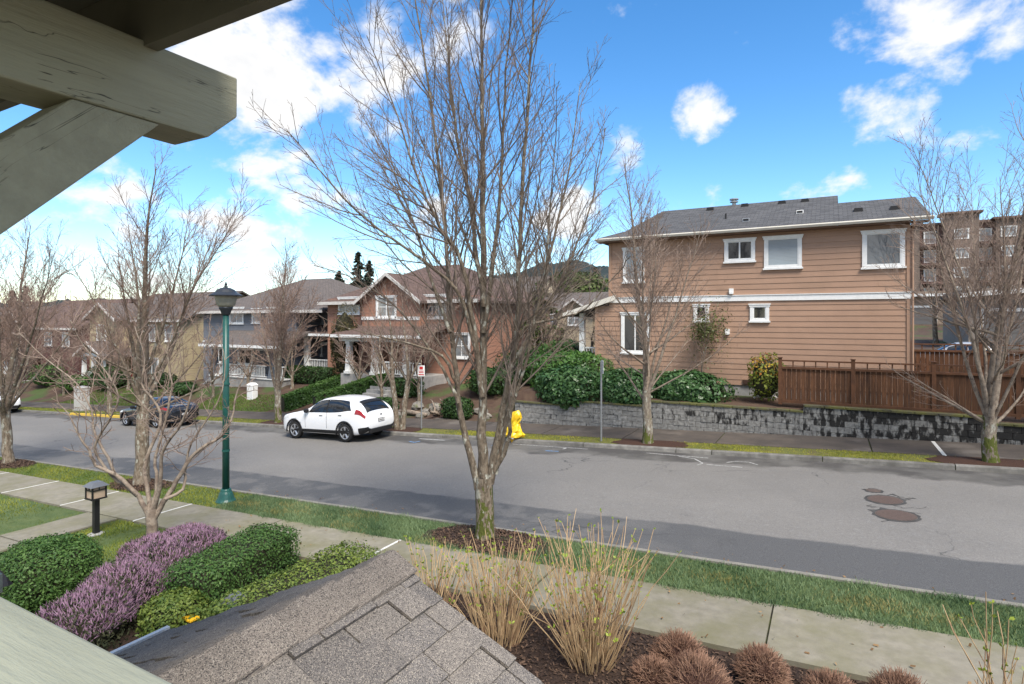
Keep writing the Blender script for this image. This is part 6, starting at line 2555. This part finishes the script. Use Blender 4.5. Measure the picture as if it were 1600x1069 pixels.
def canes(name, label, x, y, n, h, spread, seed, group):
    rs = random.Random(seed)
    z = g0(x) + .05
    t = thing(name, label, 'shrub', (x, y, z), group)
    o = MB()
    buds, bd = [], []
    for i in range(n):
        a = rs.uniform(0, 6.283)
        q = rs.random() ** .6
        b = Vector((x + .24 * q * math.cos(a), y + .24 * q * math.sin(a), z - .03))
        hh = h * rs.uniform(.45, 1.0)
        sp = spread * q * rs.uniform(.5, 1.2)
        d = Vector((math.cos(a) * sp, math.sin(a) * sp, 1)).normalized()
        pts = wander(rs, b, d, hh, 6, .03, .085)
        r0 = rs.uniform(.006, .010)
        o.tube(pts, [r0 - (r0 - .0035) * k / 6 for k in range(7)], 4, cap=False)
        if rs.random() < .5:
            p, dd = along(pts, rs.uniform(.4, .75))
            q2 = wander(rs, p, rdir(rs, dd, RAD(30)), hh * .35, 4, .06, .06)
            o.tube(q2, [.005, .0045, .004, .0035, .003], 3, cap=False)
            buds.append(q2[-1])
        buds.append(pts[-1])
        for _ in range(2):
            if rs.random() < .55:
                buds.append(along(pts, rs.uniform(.55, .95))[0])
    o.build('canes', CANE, t)
    rg = np.random.default_rng(seed)
    V, rn = [], []
    for p in buds:
        big = rg.uniform(.6, 1.8)
        for _ in range(int(rg.integers(2, 5)) if rg.uniform() < .62 else 0):
            dv = rg.normal(size=3)
            dv[2] = abs(dv[2]) + .3
            dv /= np.linalg.norm(dv)
            s = np.cross(dv, rg.normal(size=3))
            s /= np.linalg.norm(s)
            P = np.array(p)
            L = .03 * big
            V += [P, P + dv * L * .5 + s * L * .3, P + dv * L, P + dv * L * .5 - s * L * .3]
            rn += [rg.uniform(0, 1)] * 4
    V = np.array(V) - np.array(WL[t])
    link('bud_leaves', np_mesh('bud_leaves', V, np.arange(len(V)).reshape(-1, 4), BUDM, rn), t, kind='stuff')


canes('hydrangea_bush', 'wide straw-coloured bare hydrangea with green buds in the dark bed', -2.48, 6.45, 150, 1.75, .58, 91, 'bare hydrangeas')
canes('hydrangea_bush', 'bare hydrangea with green buds behind the tip of the porch roof', -3.7, 6.4, 130, 1.45, .45, 92, 'bare hydrangeas')
canes('hydrangea_bush', 'smaller bare hydrangea at the peak of the porch roof', -4.95, 6.7, 60, 1.15, .8, 93, 'bare hydrangeas')
canes('hydrangea_bush', 'bare canes reaching in at the right edge above the pavement', 1.44, 6.3, 18, 1.62, .3, 94, 'bare hydrangeas')


def spiraea(u, v, r, label, seed):
    p = gpt(u, v - 20, .3)
    rs = random.Random(seed)
    x, y = p.x, p.y
    z = g0(x) + .05
    t = thing('spiraea_mound', label, 'shrub', (x, y, z), 'red-brown twiggy mounds')
    core((x, y, z + r * .55), (r * .8, r * .8, r * .55), t, 2.2, .8, M('spiraea_inner_twigs', (.05, .024, .018), rough=.95) if 'spiraea_inner_twigs' not in bpy.data.materials else bpy.data.materials['spiraea_inner_twigs'])  # dark core painted as the shade within the mound
    o = MB()
    for i in range(1500):
        a = rs.uniform(0, 6.283)
        el = math.asin(rs.uniform(.0, 1))
        d = Vector((math.cos(a) * math.cos(el), math.sin(a) * math.cos(el), math.sin(el)))
        st = rs.uniform(.35, .7)
        b = Vector((x, y, z + .05)) + Vector((d.x * r, d.y * r, d.z * r * 1.25)) * st
        pts = wander(rs, b, (d + Vector((rs.gauss(0, .65), rs.gauss(0, .65), .35 + rs.gauss(0, .4)))).normalized(), r * (1 - st) * rs.uniform(.9, 1.35), 3, .02, .2)
        o.tube(pts, [.0045, .0038, .003, .0022], 3, cap=False)
    o.build('twigs', SPIR, t, kind='stuff')


for k, (u, v, r, lab) in enumerate(((1062, 1035, .34, 'reddish twiggy mound right of the wide hydrangea'), (1190, 1052, .30, 'reddish twiggy mound alone at the edge of the pavement'), (1090, 1085, .40, 'reddish twiggy mound at the bottom edge below two others'),
                                    (1020, 1062, .26, 'small reddish twiggy mound touching the hydrangea canes'), (1300, 1094, .30, 'reddish twiggy mound just showing at the bottom edge right of centre'), (1408, 1098, .32, 'reddish twiggy mound just showing at the bottom edge below the pavement'))):
    spiraea(u, v, r, lab, 100 + k)

# evergreen planting along the far side
x, _ = onY(868, 600, 23.0)
shrub('laurel_hedge', 'bright green laurel hedge above the left end of the block wall', -10.0, 24.2, 1.9, 1.5, 2.15, LAUR, 12000, .12, e=3.4, seed=21, z=.35, cat='hedge', amp=.07)
shrub('rhododendron', 'broad glossy evergreen shrub spilling over the block wall', onY(893, 600, 22.7)[0], 22.8, 1.55, 1.0, 1.85, RHOD, 9500, .15, seed=22, z=.2, amp=.12, up=.5)
shrub('rhododendron', 'glossy evergreen shrub behind the sign post on the block wall', onY(975, 600, 22.8)[0], 22.85, 1.5, .85, 1.48, RHOD, 8500, .14, seed=23, z=.45, amp=.14, up=.5)
shrub('rhododendron', 'glossy evergreen shrub under the large lower window right of the pale tree', onY(1072, 600, 22.9)[0], 22.95, 1.75, .75, 1.32, RHOD, 9000, .13, seed=24, z=.65, amp=.16, up=.5)
# nandina beside the fence
xn = onY(1196, 600, 23.0)[0]
t = shrub('nandina', 'yellow and red leaved shrub at the left end of the fence', xn, 23.0, .55, .5, 1.75, NANDG, 1500, .11, seed=25, z=.98, amp=.2, shell=.7)
leaf_cloud('red_foliage', (xn, 23.0, 2.15), (.55, .5, .6), 620, .10, NAND, t, 2.2, 26, shell=.8, amp=.2)
xv = onY(1098, 520, 23.7)[0]
street_tree((xv, 23.75, 1.0), 4.4, 'slender half-evergreen shrub tree against the brown house wall', 79, r=.05, fork=.8, nst=6, spread=(5, 26), rm=.006, name='slender_tree', group=None, dens=.8)
tv = bpy.data.objects['slender_tree']
rv = np.random.default_rng(5)
leaf_cloud('foliage', (xv + .1, 23.75, 3.6), (1.1, .35, 1.9), 1500, .085, leafmat('olive_leaf', (.06, .075, .022), (.13, .14, .04)), tv, 2.0, 27, shell=1.0, amp=.4, zmin=-1)

# stepped clipped hedges before the grey and the orange house
def sloped_hedge(label, p0, p1, w, h0, h1, seed):
    """a clipped hedge between two points, its top following the slope"""
    a, b = Vector(p0), Vector(p1)
    z0, z1 = G(a.x, a.y), G(b.x, b.y)
    t = thing('clipped_hedge', label, 'hedge', (a.x, a.y, z0), 'clipped hedges across the street')
    d = (b - a).to_2d().to_3d()
    L = d.length
    d.normalize()
    nn = Vector((-d.y, d.x, 0))
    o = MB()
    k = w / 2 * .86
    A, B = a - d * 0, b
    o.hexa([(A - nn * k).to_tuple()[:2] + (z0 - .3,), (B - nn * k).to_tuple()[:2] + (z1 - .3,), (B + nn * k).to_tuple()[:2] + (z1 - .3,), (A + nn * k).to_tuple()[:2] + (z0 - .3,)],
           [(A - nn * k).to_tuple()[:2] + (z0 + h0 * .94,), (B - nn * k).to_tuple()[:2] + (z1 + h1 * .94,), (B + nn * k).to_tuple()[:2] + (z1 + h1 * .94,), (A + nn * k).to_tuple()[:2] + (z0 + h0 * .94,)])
    o.build('inner_twigs', CORE_SHADE, t)  # dark solid filling the hedge, its colour stands for inner shade
    r = np.random.default_rng(seed)
    n = 7000
    s = r.uniform(0, 1, n)
    face = r.uniform(0, 1, n)
    P, Nn = np.zeros((n, 3)), np.zeros((n, 3))
    base = np.array(a)[None, :] + np.array(d)[None, :] * (s * L)[:, None]
    zb = z0 + (z1 - z0) * s
    H = h0 + (h1 - h0) * s
    top = face < .45
    q = r.uniform(-1, 1, n)
    side = np.where(r.uniform(0, 1, n) < .7, -1.0, 1.0)
    off = np.where(top, q, side) * w / 2 * (1 + r.normal(size=n) * .03)
    hz = np.where(top, 1.0 + r.normal(size=n) * .02, r.uniform(0, 1, n))
    nv = np.array(nn)
    if nv[1] > 0 and True:
        pass
    P = base + nv[None, :] * off[:, None]
    P[:, 2] = zb + H * hz
    Nn = np.where(top[:, None], np.array([[0, 0, 1.]]), nv[None, :] * np.sign(off)[:, None]) + r.normal(size=(n, 3)) * .5
    Nn /= np.linalg.norm(Nn, axis=1)[:, None]
    T = r.normal(size=(n, 3))
    T -= (T * Nn).sum(1)[:, None] * Nn
    T /= np.linalg.norm(T, axis=1)[:, None]
    B_ = np.cross(Nn, T)
    sz = .12 * r.uniform(.6, 1.3, n)[:, None]
    V = np.stack([P - T * sz * .5, P + B_ * sz * .3, P + T * sz * .5, P - B_ * sz * .3], 1).reshape(-1, 3) - np.array(WL[t])
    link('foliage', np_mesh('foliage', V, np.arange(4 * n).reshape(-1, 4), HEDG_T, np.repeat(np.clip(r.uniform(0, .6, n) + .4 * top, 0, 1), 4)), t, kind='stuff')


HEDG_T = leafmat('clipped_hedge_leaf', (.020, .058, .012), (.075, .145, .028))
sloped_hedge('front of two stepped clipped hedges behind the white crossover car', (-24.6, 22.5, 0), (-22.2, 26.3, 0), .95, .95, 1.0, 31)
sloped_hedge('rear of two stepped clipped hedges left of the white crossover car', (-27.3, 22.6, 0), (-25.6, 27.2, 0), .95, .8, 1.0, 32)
shrub('clipped_hedge', 'dark clipped hedge below the side porch of the grey house', onY(485, 590, 27.2)[0], 27.2, 2.4, .5, 1.1, HEDG, 5000, .12, e=5, seed=33, group='clipped hedges across the street', cat='hedge', amp=.03)
shrub('clipped_hedge', 'dark hedge below the orange house porch railing', onY(612, 592, 24.9)[0], 25.1, 1.9, .45, .95, HEDG, 4500, .12, e=4, seed=34, group='clipped hedges across the street', cat='hedge', amp=.05)
x, _ = onY(535, 520, 26.2)
shrub('columnar_conifer', 'bronze-green columnar conifer at the left corner of the orange house', x, 26.4, .75, .75, 5.1, THU, 6000, .14, e=2.4, seed=35, cat='tree', amp=.06, asp=.4)
p = gpt(712, 655, .1)
shrub('box_ball', 'small clipped dark green bush on the far pavement edge behind the large tree', p.x, 22.5, .75, .5, 1.0, HEDG, 3500, .1, e=3.2, seed=36, amp=.05)
shrub('box_ball', 'low green bush left of the double-trunked tree', onY(596, 640, 22.8)[0], 22.9, .8, .6, .8, HEDG, 3000, .11, e=3, seed=37, amp=.06)
for k, (u, yy, rx, h, m, lab) in enumerate(((880, 27.0, 1.6, 1.9, LAUR, 'rounded green shrub behind the laurel hedge'), (820, 27.5, 1.7, 1.8, HEDG, 'dark green shrub right of the orange house corner'), (765, 25.5, 1.3, 1.3, HEDG, 'dark green shrub behind the stems of the large tree'))):
    shrub('garden_shrub', lab, onY(u, 560, yy)[0], yy, rx, 1.0, h, m, 4500, .12, seed=38 + k, amp=.15, group='shrubs behind the block wall')
for k, (xx, yy, rx, h, lab) in enumerate(((-50.5, 25.4, 1.9, 1.0, 'spreading juniper on the slope before the yellow house'), (-55.5, 25.0, 1.9, 1.1, 'spreading juniper on the slope left of the yellow house porch'), (-53.5, 26.5, 2.2, 1.5, 'large dark shrub at the yellow house porch'),
                                         (-61.5, 25.6, 2.4, 1.9, 'evergreen shrub between the yellow and the maroon house'), (-68.5, 24.6, 2.0, 1.4, 'bushy shrub before the maroon house'), (-44.5, 25.8, 1.1, 1.0, 'clipped shrub left of the grey house steps'), (-40.0, 24.6, 1.3, .8, 'low bush below the grey house porch'),
                                         (-78, 25, 3.0, 1.8, 'overgrown shrub before the tan house'))):
    shrub('garden_shrub', lab, xx, yy, rx, 1.0, h, (HEDG, LAUR, HEDG, BOX, THU, HEDG, HEDG, HEDG)[k], 3600, .14, seed=50 + k, amp=.16, group='shrubs below the houses')


# conifers
def conifer(x, y, h, r, label, seed, mat, n=7000, size=.3, name='conifer', z=None, group=None):
    z = G(x, y) if z is None else z
    t = thing(name, label, 'tree', (x, y, z), group)
    MB().tube([(x, y, z - .3), (x, y, z + h * .5), (x, y, z + h * .97)], [h * .022, h * .014, .03], 7).build('trunk', BARK, t)
    rg = np.random.default_rng(seed)
    # whorls of drooping boughs
    nb = int(h * 7)
    V, rn = [], []
    per = max(10, n // nb)
    for i in range(nb):
        f = (i + rg.uniform(0, 1)) / nb
        zz = z + h * (.1 + .9 * f)
        L = r * (1 - f) ** .8 * rg.uniform(.65, 1.15) + .12
        a = rg.uniform(0, 6.283)
        s = rg.uniform(.1, 1, per)
        dr = -.28 * s * L
        wv = rg.normal(size=per) * .16 * L * (1.1 - s)
        P = np.stack([x + np.cos(a) * s * L - np.sin(a) * wv, y + np.sin(a) * s * L + np.cos(a) * wv, zz + dr + rg.normal(size=per) * .06 * L], 1)
        D = np.stack([np.cos(a) + rg.normal(size=per) * .5, np.sin(a) + rg.normal(size=per) * .5, -.3 + rg.normal(size=per) * .25], 1)
        D /= np.linalg.norm(D, axis=1)[:, None]
        W = np.cross(D, np.array([[0, 0, 1.]]) + rg.normal(size=(per, 3)) * .5)
        W /= np.linalg.norm(W, axis=1)[:, None]
        sz = size * rg.uniform(.6, 1.3, per)[:, None]
        V.append(np.stack([P - D * sz * .5, P + W * sz * .22, P + D * sz * .5, P - W * sz * .22], 1).reshape(-1, 3))
        rn.append(np.repeat(rg.uniform(0, 1, per), 4))
    V = np.concatenate(V) - np.array(WL[t])
    link('crown', np_mesh('crown', V, np.arange(len(V)).reshape(-1, 4), mat, np.concatenate(rn)), t, kind='stuff')
    return t


x, _ = onY(843, 540, 33)
conifer(x, 33, 5.9, 2.6, 'olive-green cedar left of the brown house', 61, CED, 10000, .38, 'cedar')
for k, (u, vt, dep, lab) in enumerate(((560, 395, 95, 'tall dark fir behind the orange house roof'), (577, 408, 100, 'dark fir right of the tallest fir behind the houses'), (530, 424, 92, 'shorter dark fir above the gap between the grey and orange house'),
                                       (700, 412, 110, 'dark fir above the orange house ridge'), (905, 425, 120, 'dark fir left of the brown house roof'), (930, 418, 110, 'large dark fir touching the brown house eave'), (140, 470, 140, 'distant fir above the maroon house roof'),
                                       (40, 448, 120, 'distant fir above the trees at the left edge'), (20, 455, 126, 'shorter distant fir at the left edge'))):
    q = atd(u, vt, dep)
    zb = G(q.x, q.y)
    conifer(q.x, q.y, q.z - zb, (q.z - zb) * .2, lab, 200 + k, FIR, 8000, .8, 'fir_tree', zb, 'firs behind the houses')
# evergreen wood on the rise left of the brown house
q = atd(905, 470, 85)
shrub('evergreen_tree', 'broad olive evergreen on the rise left of the brown house', q.x, q.y, 5.5, 4, atd(905, 428, 85).z - G(q.x, q.y), CED, 8000, .5, seed=66, cat='tree', amp=.2)

# bare trees behind the roofs
for k, (u, vt, dep, lab) in enumerate(((770, 430, 55, 'bare tree behind the orange house at its right'), (475, 432, 62, 'bare tree behind the grey house'), (300, 455, 70, 'bare tree behind the yellow house'), (60, 395, 62, 'tall bare tree behind the maroon house'),
                                       (1462, 400, 40, 'bare tree between the brown house and the garages'), (1580, 330, 48, 'bare tree before the apartment block at the right'))):
    q = atd(u, vt, dep)
    zb = G(q.x, q.y)
    street_tree((q.x, q.y, zb), q.z - zb, lab, 300 + k, r=.16, fork=2.2, nst=7, spread=(10, 36), rm=.016, dens=.5, group='bare trees behind the houses')

# ------------------------------------------------------------------ wooded hills
def hills():
    mat = M('distant_forest', (.030, .042, .045), (.055, .068, .068), scale=.05, rough=1, spec=0)
    rg = np.random.default_rng(3)
    for nm, prof, dist, seed in (('hill', [(-500, 470), (0, 474), (150, 468), (300, 474), (480, 470), (600, 452), (720, 440), (800, 428), (850, 412), (900, 408), (960, 420), (1100, 445), (1300, 455), (1700, 450), (2400, 470)], 1500, 1),):
        us = np.arange(-500, 2400, 3.0)
        vv = np.interp(us, [p[0] for p in prof], [p[1] for p in prof]) + rg.uniform(-2.2, 1.0, len(us)) + 1.5 * np.sin(us * .11)
        V, Fc = [], []
        for u, v in zip(us, vv):
            top = atd(u, v, dist)
            foot = atd(u, 500, dist * .55)
            back = atd(u, 500, dist * 1.3)
            V += [(foot.x, foot.y, -25), (foot.lerp(top, .5).x, foot.lerp(top, .5).y, top.z * .45), tuple(top), (back.x, back.y, -20)]
        n = len(us)
        for i in range(n - 1):
            for j in range(3):
                a = i * 4 + j
                Fc.append((a, a + 4, a + 5, a + 1))
        link(nm, np_mesh(nm, V, Fc, mat), kind='structure')


hills()


# ------------------------------------------------------------------ rocks and driftwood on the slope behind the large tree
ROCK = M('garden_rock', (.16, .145, .125), (.24, .22, .19), scale=6, rough=.95, bump=.8, bscale=14, rnd=.2, c3=(.09, .10, .035), s3=4)
rs = random.Random(77)
for k in range(16):
    u = rs.uniform(600, 760)
    y = rs.uniform(22.3, 23.8)
    x = onY(u, 640, y)[0]
    z = G(x, y)
    o = MB()
    n, m = 6, 9
    rx, ry, rz = rs.uniform(.16, .42), rs.uniform(.15, .3), rs.uniform(.12, .26)
    vs = []
    for i in range(n + 1):
        for j in range(m):
            th, ph = math.pi * i / n, 2 * math.pi * j / m
            q = rs.uniform(.82, 1.12)
            vs.append((x + rx * q * math.sin(th) * math.cos(ph), y + ry * q * math.sin(th) * math.sin(ph), z + rz * .5 + rz * q * math.cos(th)))
    fs = [(i * m + j, (i + 1) * m + j, (i + 1) * m + (j + 1) % m, i * m + (j + 1) % m) for i in range(n) for j in range(m)]
    ob = o.add(vs, fs).build('garden_rock', ROCK, loc=(x, y, z))
    tag(ob, 'grey garden rock on the slope right of the white crossover car', 'rock', 'garden rocks on the slope')
dw = thing('driftwood', 'pale tangled driftwood roots on the slope right of the sign', 'driftwood', (onY(690, 630, 23.0)[0], 23.0, G(onY(690, 630, 23.0)[0], 23.0)))
b0 = WL[dw]
for k in range(7):
    pts = wander(rs, b0 + Vector((rs.uniform(-.3, .3), rs.uniform(-.2, .2), .02)), Vector((rs.uniform(-1, 1), rs.uniform(-.5, .5), rs.uniform(.2, 1.0))).normalized(), rs.uniform(.7, 1.4), 7, -.06, .3)
    MB().tube(pts, [.07 - .008 * i for i in range(8)], 6).build('root', PALE_LIMB, dw, smooth=True)
p0 = onY(640, 645, 22.7)[0]
lg = thing('fallen_log', 'pale log lying on the slope behind the double-trunked tree', 'log', (p0, 22.7, G(p0, 22.7)))
MB().tube([(p0 - 1.0, 22.9, G(p0 - 1, 22.9) + .12), (p0, 22.75, G(p0, 22.7) + .2), (p0 + 1.1, 22.6, G(p0 + 1.1, 22.6) + .12)], [.13, .12, .09], 9).build('stem', PALE_LIMB, lg, smooth=True)
